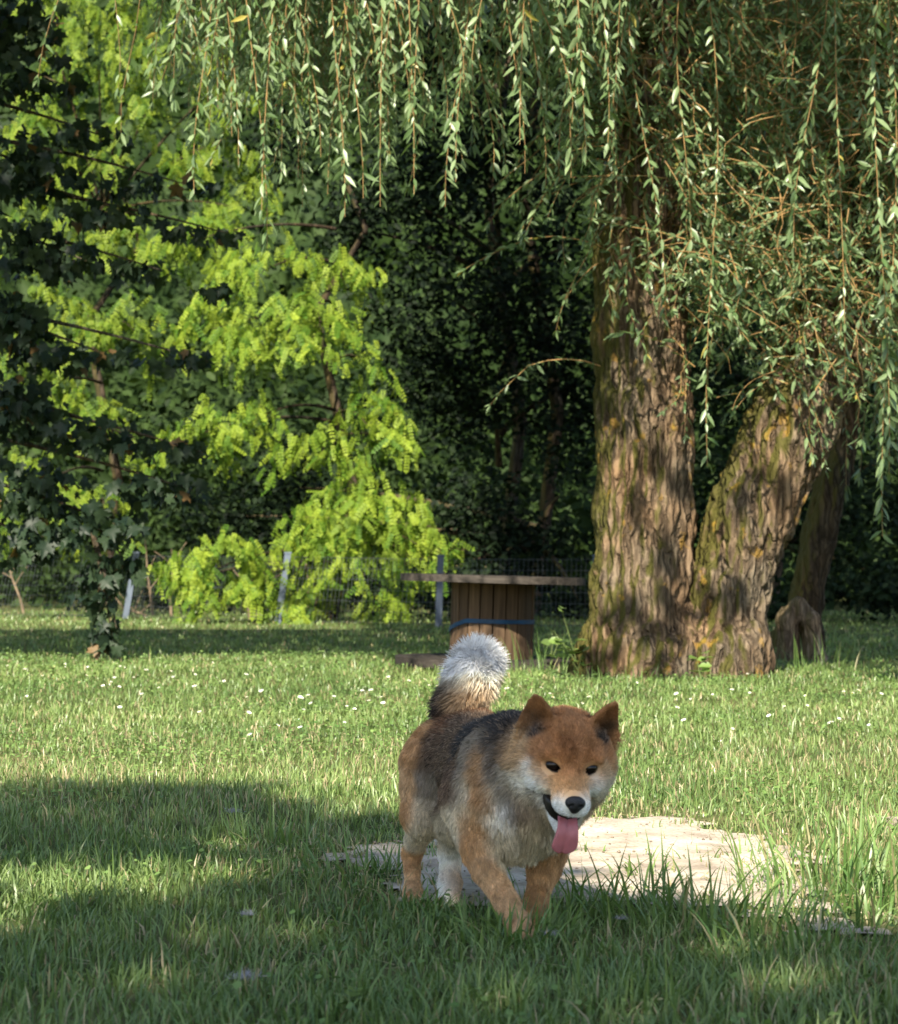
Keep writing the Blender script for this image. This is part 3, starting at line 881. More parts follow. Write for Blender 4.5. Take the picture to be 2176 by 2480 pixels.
    d = np.maximum(cut(X) - 0.0015, sd_ell(X, H(0, 0.040, -0.044), HAX, (0.0375, 0.050, 0.045)))
    mV, mQ = surface_nets(d.astype(np.float32), o_, hh)
    child('mouth_gap_fill', mesh('mouth_gap_fill', smooth_verts(mV, mQ, 1), mQ, smooth=True), mat_plain('mouth_dark', (0.012, 0.009, 0.009), 0.35, 0.4), root)
    # tongue: a cupped sheet that bends over the lower teeth and hangs
    path = [(0.030, -0.047), (0.058, -0.056), (0.080, -0.062), (0.095, -0.070), (0.101, -0.082), (0.101, -0.095), (0.100, -0.107), (0.098, -0.116)]
    half = [0.012, 0.0155, 0.0165, 0.0170, 0.0190, 0.0215, 0.0220, 0.0150]
    kk = 5
    pathA = np.array(path); tt = np.linspace(0, 7, 29)
    pf_ = np.interp(tt, range(8), pathA[:, 0]); pz_ = np.interp(tt, range(8), pathA[:, 1]); ph_ = np.interp(tt, range(8), half)
    ph_[-3:] *= (0.93, 0.80, 0.50)
    for _ in range(3):
        pf_[1:-1] = (pf_[:-2] + 2 * pf_[1:-1] + pf_[2:]) / 4; pz_[1:-1] = (pz_[:-2] + 2 * pz_[1:-1] + pz_[2:]) / 4
        ph_[1:-2] = (ph_[:-3] + 2 * ph_[1:-2] + ph_[2:-1]) / 4
    nw = 13; top_ = []; bot = []
    for i in range(len(tt)):
        i0, i1 = max(i - 1, 0), min(i + 1, len(tt) - 1)
        tg = np.array([pf_[i1] - pf_[i0], pz_[i1] - pz_[i0]]); tg /= np.linalg.norm(tg)
        no = np.array([-tg[1], tg[0]])
        for j in range(nw):
            w = (j / (nw - 1) * 2 - 1)
            x_ = w * ph_[i]
            cup = 0.0035 * w * w - 0.0022 * math.exp(-(w / 0.13) ** 2)
            th_ = 0.0035 * math.sqrt(max(1 - w ** 4, 0.02))
            sx = -0.004 * (i / 28) ** 2
            top_.append(H(x_ + sx, pf_[i] + no[0] * (cup + th_), pz_[i] + no[1] * (cup + th_)))
            bot.append(H(x_ + sx, pf_[i] + no[0] * (cup - th_), pz_[i] + no[1] * (cup - th_)))
    Tn = len(top_); Ff = []
    for i in range(len(tt) - 1):
        for j in range(nw - 1):
            a_ = i * nw + j
            Ff += [(a_, a_ + 1, a_ + nw + 1, a_ + nw), (Tn + a_ + nw, Tn + a_ + nw + 1, Tn + a_ + 1, Tn + a_)]
        for j in (0, nw - 1):
            a_ = i * nw + j; Ff.append((a_, a_ + nw, Tn + a_ + nw, Tn + a_))
    e_ = (len(tt) - 1) * nw
    Ff += [(e_ + j, e_ + j + 1, Tn + e_ + j + 1, Tn + e_ + j) for j in range(nw - 1)]
    tmat = mat_plain('tongue_flesh', (0.50, 0.17, 0.19), 0.22, 0.5, 0.12, 60, 0.25, 900)
    tmat.node_tree.nodes['Principled BSDF'].inputs['Subsurface Weight'].default_value = 0.15
    tmat.node_tree.nodes['Principled BSDF'].inputs['Subsurface Radius'].default_value = (0.01, 0.004, 0.003)
    child('tongue', pymesh('tongue', np.array(top_ + bot), Ff, True), tmat, root)

def mat_skin(name='coat', sheen=0.0):
    m, nt, b, out = mat_new(name)
    at = N(nt, 'ShaderNodeAttribute'); at.attribute_name = 'tint'
    nt.links.new(at.outputs['Color'], b.inputs['Base Color'])
    b.inputs['Roughness'].default_value = 0.65
    b.inputs['Specular IOR Level'].default_value = 0.15 if not sheen else 0.25
    return m

# ------------------------------------------------------------------ foliage templates
def lance(n=4, fold=0.25):
    """narrow willow leaf: length 1 along y"""
    ts = np.linspace(0, 1, n + 1); V = []; F = []
    for t in ts:
        w = 0.135 * math.sin(math.pi * t ** 0.8) + 0.004
        droop = -0.16 * t * t
        V += [(-w, t, droop + fold * w), (0, t, droop), (w, t, droop + fold * w)]
    for i in range(n):
        a = 3 * i
        F += [(a, a + 1, a + 4, a + 3), (a + 1, a + 2, a + 5, a + 4)]
    return np.array(V), np.array(F)

def maple_tmpl():
    pts = [(0.0, 0.0), (0.18, -0.04), (0.42, 0.02), (0.34, 0.20), (0.56, 0.36), (0.50, 0.50), (0.62, 0.66), (0.36, 0.62), (0.22, 0.58), (0.20, 0.78), (0.10, 0.84), (0.0, 1.06)]
    L = [(-x, y) for x, y in pts[1:-1]][::-1]
    ring = pts + L
    V = [(0, 0.38, -0.03)] + [(x, y, 0.34 * abs(x) - 0.30 * y * y + 0.10 * math.sin(7 * x + 5 * y) * abs(x)) for x, y in ring]
    n = len(ring)
    F = [(0, 1 + i, 1 + (i + 1) % n) for i in range(n)]
    return np.array(V), np.array(F)

def frond_tmpl(pairs=6):
    """compound locust leaf: oval leaflets in pairs along a drooping stalk"""
    V = []; F = []
    ts = [0.14 + 0.80 * i / (pairs - 1) for i in range(pairs)]
    rail = []
    for t in [0.0] + ts:                       # the stalk: a thin strip that carries every leaflet
        rail.append((len(V), len(V) + 1))
        V.append((-0.010, t, -0.28 * t * t)); V.append((0.010, t, -0.28 * t * t))
    for a, b in zip(rail[:-1], rail[1:]):
        F.append((a[0], a[1], b[1], b[0]))
    def leaflet(root, d, L, w, dz0):
        d = np.array(d) / np.linalg.norm(d); s = np.array([d[1], -d[0]])
        c = V[root]; b = len(V)
        for a, q, dz in ((0.3, 1, 0.06), (0.75, 0.9, 0.0), (1.0, 0, -0.09), (0.75, -0.9, 0.0), (0.3, -1, 0.06)):
            p = np.array(c[:2]) + d * a * L + s * q * w
            V.append((p[0], p[1], c[2] + dz * L + dz0 * a))
        F.append((root, b, b + 1, b + 2)); F.append((root, b + 2, b + 3, b + 4))
    for i, t in enumerate(ts):
        L = 0.20 * (1 - 0.25 * abs(t - 0.5))
        for k, sg in ((0, -1), (1, 1)):
            leaflet(rail[i + 1][k], (sg * 1.0, 0.25), L, 0.062, -0.03 * (i % 2))
    leaflet(rail[-1][1], (0, 1), 0.19, 0.062, -0.04)
    return np.array(V), np.array(F)

def oval_tmpl():
    V = [(0, 0, 0), (0.28, 0.35, 0.05), (0.24, 0.7, 0.02), (0, 1, -0.10), (-0.24, 0.7, 0.02), (-0.28, 0.35, 0.05)]
    return np.array(V), np.array([(0, 1, 2, 3), (0, 3, 4, 5)])

def sun_leaf_dirs(n, droop=0.6, spread=1.0, up=0.6):
    az = RNG.uniform(0, 6.283, n)
    along = np.stack([np.cos(az) * spread, np.sin(az) * spread, -droop + RNG.normal(0, 0.35, n)], 1)
    normal = np.stack([RNG.normal(0, 0.5, n), RNG.normal(-0.25, 0.5, n), np.full(n, up) + RNG.normal(0, 0.3, n)], 1)
    return along, normal

def leaf_objects(name, tmpl_meshes, mat, pos, along, normal, size, parent, count, inv):
    """separate leaf objects that share a few meshes"""
    s, a, n = frames(along, normal)
    for i in range(min(count, len(pos))):
        sc = size[i] if np.ndim(size[i]) else (size[i],) * 3
        M = Matrix(((s[i, 0] * sc[0], a[i, 0] * sc[1], n[i, 0] * sc[2], pos[i, 0]),
                    (s[i, 1] * sc[0], a[i, 1] * sc[1], n[i, 1] * sc[2], pos[i, 1]),
                    (s[i, 2] * sc[0], a[i, 2] * sc[1], n[i, 2] * sc[2], pos[i, 2]), (0, 0, 0, 1)))
        pr = parent[i] if isinstance(parent, list) else parent
        o = bpy.data.objects.new(name, tmpl_meshes[i % len(tmpl_meshes)])
        COL.objects.link(o)
        o.parent = pr
        o.matrix_parent_inverse = inv
        o.matrix_basis = M

def tint_meshes(name, tv, tf, tints, mat):
    out = []
    for t in tints:
        me = mesh(name, tv, tf, np.repeat(np.asarray(t)[None], len(tv), 0))
        me.materials.append(mat)
        out.append(me)
    return out

# ------------------------------------------------------------------ willow
def stem_path(pts):
    """list of (u, v, half width px, D) -> points and radii"""
    return [(P(u, v, D), w / FPX * D) for u, v, w, D in pts]

def build_stem(name, prims, org, top, h, amp, mat, root, seed=3, kk=0.12):
    org = np.asarray(org); dims = np.ceil((np.asarray(top) - org) / h).astype(int)
    X = np.stack(np.meshgrid(*[org[q] + h * np.arange(dims[q]) for q in range(3)], indexing='ij'), -1).astype(np.float32)
    F = None
    for a, b, r1, r2, k in prims:
        d = sd_cone(X, a, b, r1, r2)
        F = d if F is None else smin(F, d, k)
    V, Q = surface_nets(F, org, h)
    V = smooth_verts(V, Q, 2)
    nv = vnormals(V, Q)
    big = fbm(V * np.array([3.5, 3.5, 1.6]), 3, seed + 9) - 0.5
    # furrowed plates: stretched ridged noise
    wv = V * np.array([17.0, 17.0, 2.4]) + 1.0 * np.stack([fbm(V * 5, 2, seed + 3), fbm(V * 5, 2, seed + 4), fbm(V * 5, 2, seed + 5)], 1)
    r1 = 1 - np.abs(2 * fbm(wv, 2, seed) - 1) * 2.4
    wv2 = V * np.array([42.0, 42.0, 8.0])
    r2 = fbm(wv2, 2, seed + 20) - 0.5
    plate = np.clip(1 - r1, -0.4, 0.75)
    V = V + nv * (big * 0.07 + (plate - 0.3) * amp + r2 * amp * 0.9)[:, None]
    return child(name, mesh(name, V, Q, smooth=True), mat, root)

def strand(p0, length, dirx, k=10, sway=0.10, gravity=1.0, d0=None):
    """a hanging shoot"""
    pts = [np.array(p0, float)]
    d = np.array(d0 if d0 is not None else (dirx, RNG.normal(0, 0.1), -1.0), float); d /= np.linalg.norm(d)
    st = length / (k - 1)
    for _ in range(k - 1):
        d = d + np.array([RNG.normal(0, sway), RNG.normal(0, sway), -0.16 * gravity + RNG.normal(0, 0.03)])
        d /= np.linalg.norm(d)
        pts.append(pts[-1] + d * st)
    return np.array(pts)

def strand_leaves(path, spacing, ln, start=0.0):
    seg = np.linalg.norm(np.diff(path, axis=0), axis=1); cum = np.concatenate([[0], np.cumsum(seg)])
    s = np.arange(start + spacing * 0.5, cum[-1], spacing)
    s = s + RNG.normal(0, spacing * 0.2, len(s)); s = s.clip(0, cum[-1])
    pos = np.stack([np.interp(s, cum, path[:, q]) for q in range(3)], 1)
    tg = nrm(np.stack([np.interp(s, cum, np.gradient(path[:, q])) for q in range(3)], 1))
    n = len(s)
    az = np.arange(n) * 2.4 + RNG.uniform(0, 6.28) + RNG.normal(0, 0.5, n)
    out = np.stack([np.cos(az), np.sin(az), np.zeros(n)], 1)
    sp = RNG.uniform(0.45, 1.7, n)[:, None]
    along = nrm(tg + out * sp + np.array([0, 0, -0.15]) + RNG.normal(0, 0.25, (n, 3)))
    normal = nrm(out * 0.6 + np.array([0, -0.25, 0.6]) + RNG.normal(0, 0.6, (n, 3)))
    size = ln * RNG.uniform(0.45, 1.2, n)
    m = 4
    pos = np.concatenate([pos, np.repeat(path[-1:], m, 0)]); along = np.concatenate([along, nrm(np.gradient(path, axis=0)[-1:] * 8 + np.array([0, 0, -.2]) + RNG.normal(0, 0.42, (m, 3)))])
    normal = np.concatenate([normal, RNG.normal(0, 1, (m, 3))]); size = np.concatenate([size, ln * RNG.uniform(0.6, 0.95, m)])
    return pos, along, normal, size

WILLOW_A = np.array([0.085, 0.150, 0.050]); WILLOW_B = np.array([0.245, 0.330, 0.165])
def willow_tint(n):
    k = RNG.random(n)[:, None]
    c = lerp(WILLOW_A, WILLOW_B, k)
    y = RNG.random(n) < 0.010
    return np.where(y[:, None], np.array([[0.42, 0.36, 0.08]]), c)

def build_willow(leafm):
    bark = mat_bark('willow_bark', (0.085, 0.063, 0.043), (0.225, 0.174, 0.120), moss=(0.060, 0.060, 0.011), moss_amt=0.85, lichen=0.45, bump=1.0)
    base = G(1640, 1640)
    root = thing('willow_tree', 'huge twin-stemmed weeping willow with furrowed bark and hanging strands', 'tree', (base[0], base[1] + 0.3, 0))
    D = 12.9
    A = stem_path([(1560, 1660, 150, D), (1562, 1560, 128, D), (1552, 1440, 112, D), (1560, 1250, 108, D), (1562, 1000, 105, D), (1556, 800, 98, D), (1552, 600, 92, D), (1560, 420, 88, D + .05), (1572, 200, 84, D + .1), (1590, -60, 82, D + .15), (1600, -220, 80, D + .2)])
    Bp = stem_path([(1752, 1680, 72, D - .1), (1752, 1560, 80, D - .05), (1768, 1450, 88, D), (1824, 1250, 94, D + .02), (1906, 1050, 97, D + .05), (1985, 870, 98, D + .1), (2050, 700, 94, D + .2), (2112, 500, 88, D + .3), (2165, 250, 84, D + .4), (2205, 0, 80, D + .5), (2235, -220, 76, D + .6)])
    prims = []
    for path in (A, Bp):
        for (a, ra), (b, rb) in zip(path[:-1], path[1:]):
            prims.append((a, b, ra, rb, 0.07))
    prims.append((P(1560, 1600, D), P(1770, 1610, D - .03), 0.27, 0.20, 0.16))
    prims.append((P(1480, 1560, D), P(1405, 1625, D - .05), 0.12, 0.05, 0.14))     # root flare
    prims.append((P(1785, 1560, D - .1), P(1800, 1660, D - .2), 0.09, 0.06, 0.10))
    prims.append((P(1600, 1560, D - .1), P(1600, 1650, D - .33), 0.16, 0.10, 0.14))
    prims.append((P(1740, 1580, D - .1), P(1760, 1660, D - .3), 0.13, 0.08, 0.12))
    build_stem('trunk', prims, (0.55, D - 0.62, -0.05), (3.05, D + 1.05, 4.35), 0.0135, 0.050, bark, root)
    # limbs that carry the crown above the picture
    limbs = []; lr = []
    a0 = A[-1][0]; b0 = Bp[-1][0]
    for q in range(14):
        s = a0 if q % 2 == 0 else b0
        e = s + np.array([RNG.uniform(-5.5, 3.0) if q % 2 == 0 else RNG.uniform(-1.0, 5.0), RNG.uniform(-3.0, 2.5), RNG.uniform(2.0, 5.5)])
        m = lerp(s, e, 0.45) + np.array([0, 0, 0.9])
        t = np.linspace(0, 1, 9)[:, None]
        limbs.append((1 - t) ** 2 * (s - np.array([0, 0, 0.25])) + 2 * t * (1 - t) * m + t * t * e)
        lr.append(np.linspace(0.15, 0.035, 9) * RNG.uniform(0.8, 1.1))
    for p_, r_ in zip(limbs, lr):
        V, F = tubes([p_], [r_], 8)
        child('limb', mesh('limb', V, F, smooth=True), bark, root)
    twig = mat_plain('willow_twig', (0.27, 0.165, 0.065), 0.6, 0.3, 0.35, 15)
    tv, tf = lance(3)
    inv = Matrix.Translation(-root.location)
    hero_pos = []; hero = []
    others = []; tw_p = []; tw_r = []
    # front curtain, single strands with their lower ends where the photo shows them
    ends = [(505, 470), (560, 400), (625, 600), (640, 520), (700, 430), (715, 500), (760, 380), (800, 470), (822, 525), (845, 440), (868, 480), (925, 500), (945, 400), (975, 330), (1000, 470), (1015, 360), (1060, 300), (1100, 500), (1120, 440), (1150, 440),
            (1195, 200), (1215, 230), (1130, 225), (1250, 420), (1265, 350), (1300, 455), (1330, 300), (1370, 430), (1385, 440), (1430, 400), (1440, 370), (580, 330), (530, 260), (670, 350), (900, 260), (1080, 200), (1400, 250), (1160, 120), (1340, 180), (480, 260),
            (1500, 330), (1650, 640), (1745, 1130), (1480, 480), (1950, 600), (2130, 1150), (2165, 1300), (1570, 800), (2040, 900)]
    for (u, v) in ends:
        D_ = RNG.uniform(10.6, 11.9) if u < 1480 else RNG.uniform(11.6, 12.2)
        e = P(u, v, D_)
        top_z = max(e[2] + 0.5, 4.0 + RNG.uniform(0, 0.3))
        L = min(top_z - e[2], 3.2)
        dx = RNG.normal(0, 0.10)
        k = 12
        t = np.linspace(0, 1, k)[:, None]
        path = e + np.array([0, 0, L]) * (1 - t) + np.array([dx, RNG.normal(0, 0.08), 0]) * (1 - t) ** 1.5 + np.array([0.05 * RNG.normal(), 0, 0]) * np.sin(t * 5)
        V, F = tubes([path], [np.linspace(0.0042, 0.0016, k)], 4)
        br = child('hanging_branch', mesh('hanging_branch', V, F), twig, root)
        lv = strand_leaves(path, RNG.uniform(0.017, 0.027), RNG.uniform(0.068, 0.098))
        vis = lv[0][:, 2] < 3.6
        low = np.argsort(lv[0][:, 2])
        take = low[:5]
        hero.append([x[take] for x in lv]); hero_pos += [br] * len(take)
        rest = np.setdiff1d(np.arange(len(lv[0])), take)
        others.append([x[rest] for x in lv])
    # background layers of the curtain
    cen = [(u_, RNG.normal(285, 90) if u_ < 880 else RNG.normal(190, 100), RNG.uniform(11.0, 13.4)) for u_ in list(RNG.uniform(440, 900, 17)) + list(RNG.uniform(900, 1500, 15))]
    for q in range(300):
        cu, cv, cd = cen[q % len(cen)]
        u = cu + RNG.normal(0, 26); D_ = cd + RNG.normal(0, 0.15); v = cv + RNG.normal(-25, 60)
        if q >= 250: u = RNG.uniform(430, 1500); v = RNG.uniform(20, 200)
        e = P(u, v, D_)
        L = max(3.95 - e[2], 0.3) + RNG.uniform(0, 0.3)
        path = strand(e + np.array([RNG.normal(0, 0.15), 0, L]), L, RNG.normal(0, 0.25), 9, 0.10)
        tw_p.append(path); tw_r.append(np.linspace(0.0035, 0.0014, 9))
        others.append(strand_leaves(path, RNG.choice([0.019, 0.024, 0.034, 0.06]), RNG.uniform(0.055, 0.09)))
    # thicket of water shoots over the two stems
    for _ in range(520):
        v = min(abs(RNG.normal(0, 1)) * 430 - 120, RNG.uniform(500, 950))
        onA = RNG.random() < 0.36
        path_ = A if onA else Bp
        vv = np.array([1660, 1560, 1440, 1250, 1000, 800, 600, 420, 200, -60, -220])
        t = np.interp(-v, -vv, range(11)); i = int(min(t, 9)); c = lerp(path_[i][0], path_[i + 1][0], t - i); r = path_[i][1]
        az = RNG.uniform(-math.pi, 0.25) if onA else RNG.uniform(-math.pi * 1.05, 0.1)
        o = np.array([math.cos(az), math.sin(az), 0])
        L = RNG.uniform(0.35, 1.0)
        path = strand(c + o * r * 0.95, L, 0, 8, 0.16, RNG.uniform(0.6, 1.6), d0=o * RNG.uniform(0.6, 1.2) + np.array([0.1, 0, RNG.uniform(-0.5, 0.6)]))
        tw_p.append(path); tw_r.append(np.linspace(0.005, 0.0016, 8))
        others.append(strand_leaves(path, 0.030, RNG.uniform(0.06, 0.085)))
    for _ in range(430):
        u = RNG.uniform(1640, 2330)
        v = RNG.uniform(-150, 900) * (1.0 if RNG.random() < 0.75 else 1.15) + max(u - 1950, 0) * 0.8
        if u < 1850: v = min(v, RNG.uniform(100, 900))
        D_ = RNG.uniform(12.3, 14.2)
        L = RNG.uniform(0.6, 1.4)
        e = P(u, v, D_)
        path = strand(e + np.array([RNG.normal(0, .3), 0, L]), L, RNG.normal(0, 0.7), 9, 0.2, 0.5)
        tw_p.append(path); tw_r.append(np.linspace(0.0045, 0.0016, 9))
        others.append(strand_leaves(path, 0.030, RNG.uniform(0.065, 0.09)))
    # loose sprigs in every direction between and over the stems
    for _ in range(520):
        u = RNG.uniform(1500, 2230); v = RNG.uniform(-60, 640) + RNG.uniform(0, 330) * (u > 1640)
        if u < 1640 and RNG.random() < 0.45: continue
        e = P(u, v, RNG.uniform(12.0, 13.3)); L = RNG.uniform(0.25, 0.75)
        dv = RNG.normal(0, 1, 3) * np.array([1, .6, .8])
        path = strand(e, L, 0, 7, 0.22, RNG.uniform(0.1, 0.9), d0=dv)
        tw_p.append(path); tw_r.append(np.linspace(0.0045, 0.0015, 7))
        if RNG.random() < 0.85: others.append(strand_leaves(path, 0.032, RNG.uniform(0.05, 0.08)))
    hp, ha, hn, hs = [np.concatenate([h[q] for h in hero]) for q in range(4)]
    tm = tint_meshes('willow_leaf', tv, tf, willow_tint(8), leafm)
    leaf_objects('leaf', tm, leafm, hp, ha, hn, hs, hero_pos, 300, inv)
    V, F = tubes(tw_p, tw_r, 3)
    child('twigs', mesh('twigs', V, F), twig, root, 'stuff')
    op, oa, on, os_ = [np.concatenate([h[q] for h in others]) for q in range(4)]
    VV, FF, TT = scatter(tv, tf, op, oa, on, os_, willow_tint(len(op)))
    # high crown (above the picture) that shades the ground behind
    def canopy(n, x0, x1, y0, y1, h0, h1, thr, sc, seed, ragged=1.1):
        gx = RNG.uniform(x0, x1, n); gy = RNG.uniform(y0, y1, n); hh = RNG.uniform(h0, h1, n)
        kp = (noise2(gx, gy, sc, seed) > thr) & (gy > y0 + ragged * noise2(gx, gy * 0, 0.8, seed + 1))
        gx, gy, hh = gx[kp], gy[kp], hh[kp]
        return np.stack([gx - LDIR[0] / -LDIR[2] * hh, gy - LDIR[1] / -LDIR[2] * hh, hh], 1)
    pos = np.concatenate([canopy(13000, -6.5, 9.0, 15.3, 21.6, 4.7, 9.0, 0.34, 0.55, 71),
                          canopy(24000, 0.75, 11.0, 21.0, 37.0, 7.0, 13.5, 0.16, 0.5, 75, 0),
                          canopy(620, 0.7, 3.4, 12.6, 16.0, 4.6, 7.0, 0.55, 3.2, 77, 0), canopy(900, -0.75, 1.2, 20.8, 23.6, 6.5, 10.0, 0.2, 0.6, 78, 0)])
    al, no = sun_leaf_dirs(len(pos), 1.0, 0.7)
    ov, of = oval_tmpl()
    V2, F2, T2 = scatter(ov, of, pos, al, no, np.stack([np.full(len(pos), 0.24), np.full(len(pos), 0.25), np.full(len(pos), 0.2)], 1), willow_tint(len(pos)))
    VV = np.concatenate([VV, V2]); FF = np.concatenate([FF, F2 + len(VV) - len(V2)]); TT = np.concatenate([TT, T2])
    child('crown', mesh('crown', VV, FF, TT), leafm, root, 'stuff')
    return bark

def build_back_trunk(bark, leafm):
    D = 16.6
    b = G(1965, 1580)
    root = thing('willow_tree', 'darker leaning willow trunk standing in shade behind the twin-stemmed willow', 'tree', (b[0], D, 0))
    S = stem_path([(1950, 1640, 44, D), (1950, 1530, 42, D), (1956, 1450, 40, D), (1985, 1300, 40, D), (2022, 1150, 38, D), (2065, 950, 36, D), (2110, 700, 34, D), (2150, 400, 32, D), (2180, 100, 30, D), (2200, -150, 28, D)])
    prims = [(a, c, ra, rb, 0.05) for (a, ra), (c, rb) in zip(S[:-1], S[1:])]
    prims.append((P(1975, 1530, D - .1), P(1990, 1625, D - .15), 0.06, 0.05, 0.06))
    prims.append((P(1890, 1540, D - .1), P(1880, 1625, D - .12), 0.06, 0.05, 0.06))
    bark = mat_bark('shaded_willow_bark', (0.035, 0.028, 0.020), (0.10, 0.080, 0.055), moss_amt=0.5)  # willow bark again, darkened: this trunk's shade is put into its colours
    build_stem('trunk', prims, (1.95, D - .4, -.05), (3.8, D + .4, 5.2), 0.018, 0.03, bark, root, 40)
    tv, tf = lance()
    oth = []
    tp = []; tr = []
    for _ in range(150):
        u = RNG.uniform(1900, 2420); D_ = RNG.uniform(14.6, 16.3); v = RNG.uniform(-100, 1250)
        L = RNG.uniform(0.7, 1.5); e = P(u, v, D_)
        p = strand(e + np.array([0, 0, L]), L, RNG.normal(0, .2), 8, 0.09)
        tp.append(p); tr.append(np.linspace(.005, .002, 8))
        oth.append(strand_leaves(p, 0.034, 0.09))
    op, oa, on, os_ = [np.concatenate([h[q] for h in oth]) for q in range(4)]
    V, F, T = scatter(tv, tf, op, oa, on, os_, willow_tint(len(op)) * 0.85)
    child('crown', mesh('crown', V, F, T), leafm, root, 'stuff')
    V, F = tubes(tp, tr, 3)
    child('twigs', mesh('twigs', V, F), mat_plain('shade_twig', (0.22, 0.14, 0.06)), root, 'stuff')

def build_stump():
    D = 14.7
    b = G(1935, 1603)
    root = thing('tree_stump', 'broken hollow tree stump in shade right behind the willow foot', 'stump', (P(1935, 1600, D)[0], D, 0))
    bark = mat_bark('stump_bark', (0.13, 0.10, 0.075), (0.34, 0.27, 0.20), moss_amt=0.3)
    def c(u0, v0, u1, v1, r0, r1, dd=0.0): return (P(u0, v0, D + dd), P(u1, v1, D + dd), r0, r1, 0.05)
    prims = [c(1900, 1640, 1905, 1500, 0.065, 0.055), c(1972, 1640, 1966, 1500, 0.070, 0.055), c(1905, 1500, 1930, 1468, 0.06, 0.045), c(1966, 1500, 1940, 1468, 0.055, 0.045), c(1935, 1640, 1935, 1490, 0.11, 0.085, 0.14), c(1985, 1600, 1998, 1640, 0.05, 0.04, -.05)]
    x0 = P(1935, 1600, D)[0]
    build_stem('trunk', prims, (x0 - .4, D - .3, -.08), (x0 + .4, D + .4, 0.6), 0.012, 0.025, bark, root, 90)

# ------------------------------------------------------------------ other trees
def clump_points(cl, depth=0.8):
    """cl: (u, v, ru, rv, D, n) -> points filling flattened clumps"""
    out = []; rad = []
    for (u, v, ru, rv, D, n) in cl:
        c = P(u, v, D)
        p = RNG.normal(0, 1, (n, 3)); p = p / np.linalg.norm(p, axis=1, keepdims=True) * RNG.random((n, 1)) ** 0.45
        out.append(c + p * np.array([ru / FPX * D, ru / FPX * D * depth, rv / FPX * D]))
        rad.append(p)
    return np.concatenate(out), np.concatenate(rad)

def bough(a, b, sag=0.25, k=9):
    t = np.linspace(0, 1, k)[:, None]
    m = (a + b) / 2 + np.array([0, 0, abs(sag)])
    return (1 - t) ** 2 * a + 2 * t * (1 - t) * m + t * t * b

def build_maple(leafm):
    D = 14.6
    c = P(-330, 1560, 15.2)
    root = thing('maple_tree', 'dark shaded maple with drooping boughs along the left edge', 'tree', (c[0], 15.2, 0))
    bark = mat_bark('maple_bark', (0.06, 0.05, 0.04), (0.14, 0.12, 0.09), moss_amt=0.3)
    trunk = [np.array([c[0], 15.2, -0.05]), np.array([c[0] + .05, 15.2, 1.5]), np.array([c[0], 15.25, 3.2]), np.array([c[0] + .1, 15.3, 5.2])]
    V, F = tubes([np.array(trunk)], [np.array([.22, .17, .15, .11])], 12)
    child('trunk', mesh('trunk', V, F, smooth=True), bark, root)
    cl = [(30, 60, 130, 90, D, 130), (60, 190, 150, 70, D, 100), (170, 330, 170, 40, D, 70), (60, 420, 120, 70, D, 110), (330, 440, 200, 30, D, 50), (250, 520, 160, 36, D, 50), (480, 560, 120, 22, D, 28), (120, 620, 150, 60, D, 110), (40, 780, 90, 90, D, 110), (330, 650, 110, 30, D, 35),
          (170, 860, 180, 36, D, 75), (430, 870, 120, 24, D, 26), (50, 980, 110, 80, D, 130), (230, 1050, 160, 48, D, 85), (420, 1090, 120, 30, D, 40), (390, 1180, 130, 40, D, 60), (80, 1190, 130, 85, D, 120), (230, 1270, 140, 62, D, 110),
          (262, 1375, 85, 45, D, 50), (235, 1440, 55, 42, D, 30), (255, 1515, 45, 36, D, 24), (258, 1560, 30, 26, D, 14), (60, 1320, 90, 60, D, 60), (-150, 400, 180, 400, D, 200), (-150, 1000, 180, 300, D, 160), (520, 700, 60, 20, D, 14), (60, 560, 80, 40, D, 40)]
    pos, rad = clump_points(cl)
    n = len(pos)
    # boughs and twigs towards the clumps
    for (u, v, ru, rv, D_, q) in cl[:23]:
        e = P(u + ru * 0.6, v + rv * 0.2, D_)
        s = np.array([c[0], 15.2, max(0.9, e[2] + 0.5)])
        if u < 400 and v > 1340: s = P(215, 1270, D_)
        p = bough(s, e, 0.12)
        V, F = tubes([p], [np.linspace(0.026 if v < 1340 else 0.01, 0.004, 9)], 5)
        child('bough', mesh('bough', V, F, smooth=True), bark, root)
    al, no = sun_leaf_dirs(n, 0.9, 0.8, 0.45)
    size = RNG.uniform(0.055, 0.112, n)
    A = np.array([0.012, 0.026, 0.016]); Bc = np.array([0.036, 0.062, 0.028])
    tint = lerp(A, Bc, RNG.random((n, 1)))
    seeds = RNG.random(n) < 0.05
    tint[seeds] = (0.16, 0.10, 0.04)
    tv, tf = maple_tmpl()
    order = np.argsort(pos[:, 1] + (pos[:, 0] < -3.0) * 10)      # nearest ones inside the picture
    hi, rest = order[:300], order[300:]
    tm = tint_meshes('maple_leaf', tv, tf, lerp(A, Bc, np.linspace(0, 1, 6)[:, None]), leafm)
    leaf_objects('leaf', tm, leafm, pos[hi], al[hi], no[hi], size[hi], root, 300, Matrix.Translation(-root.location))
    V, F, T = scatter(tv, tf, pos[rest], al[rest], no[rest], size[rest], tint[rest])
    child('crown', mesh('crown', V, F, T), leafm, root, 'stuff')

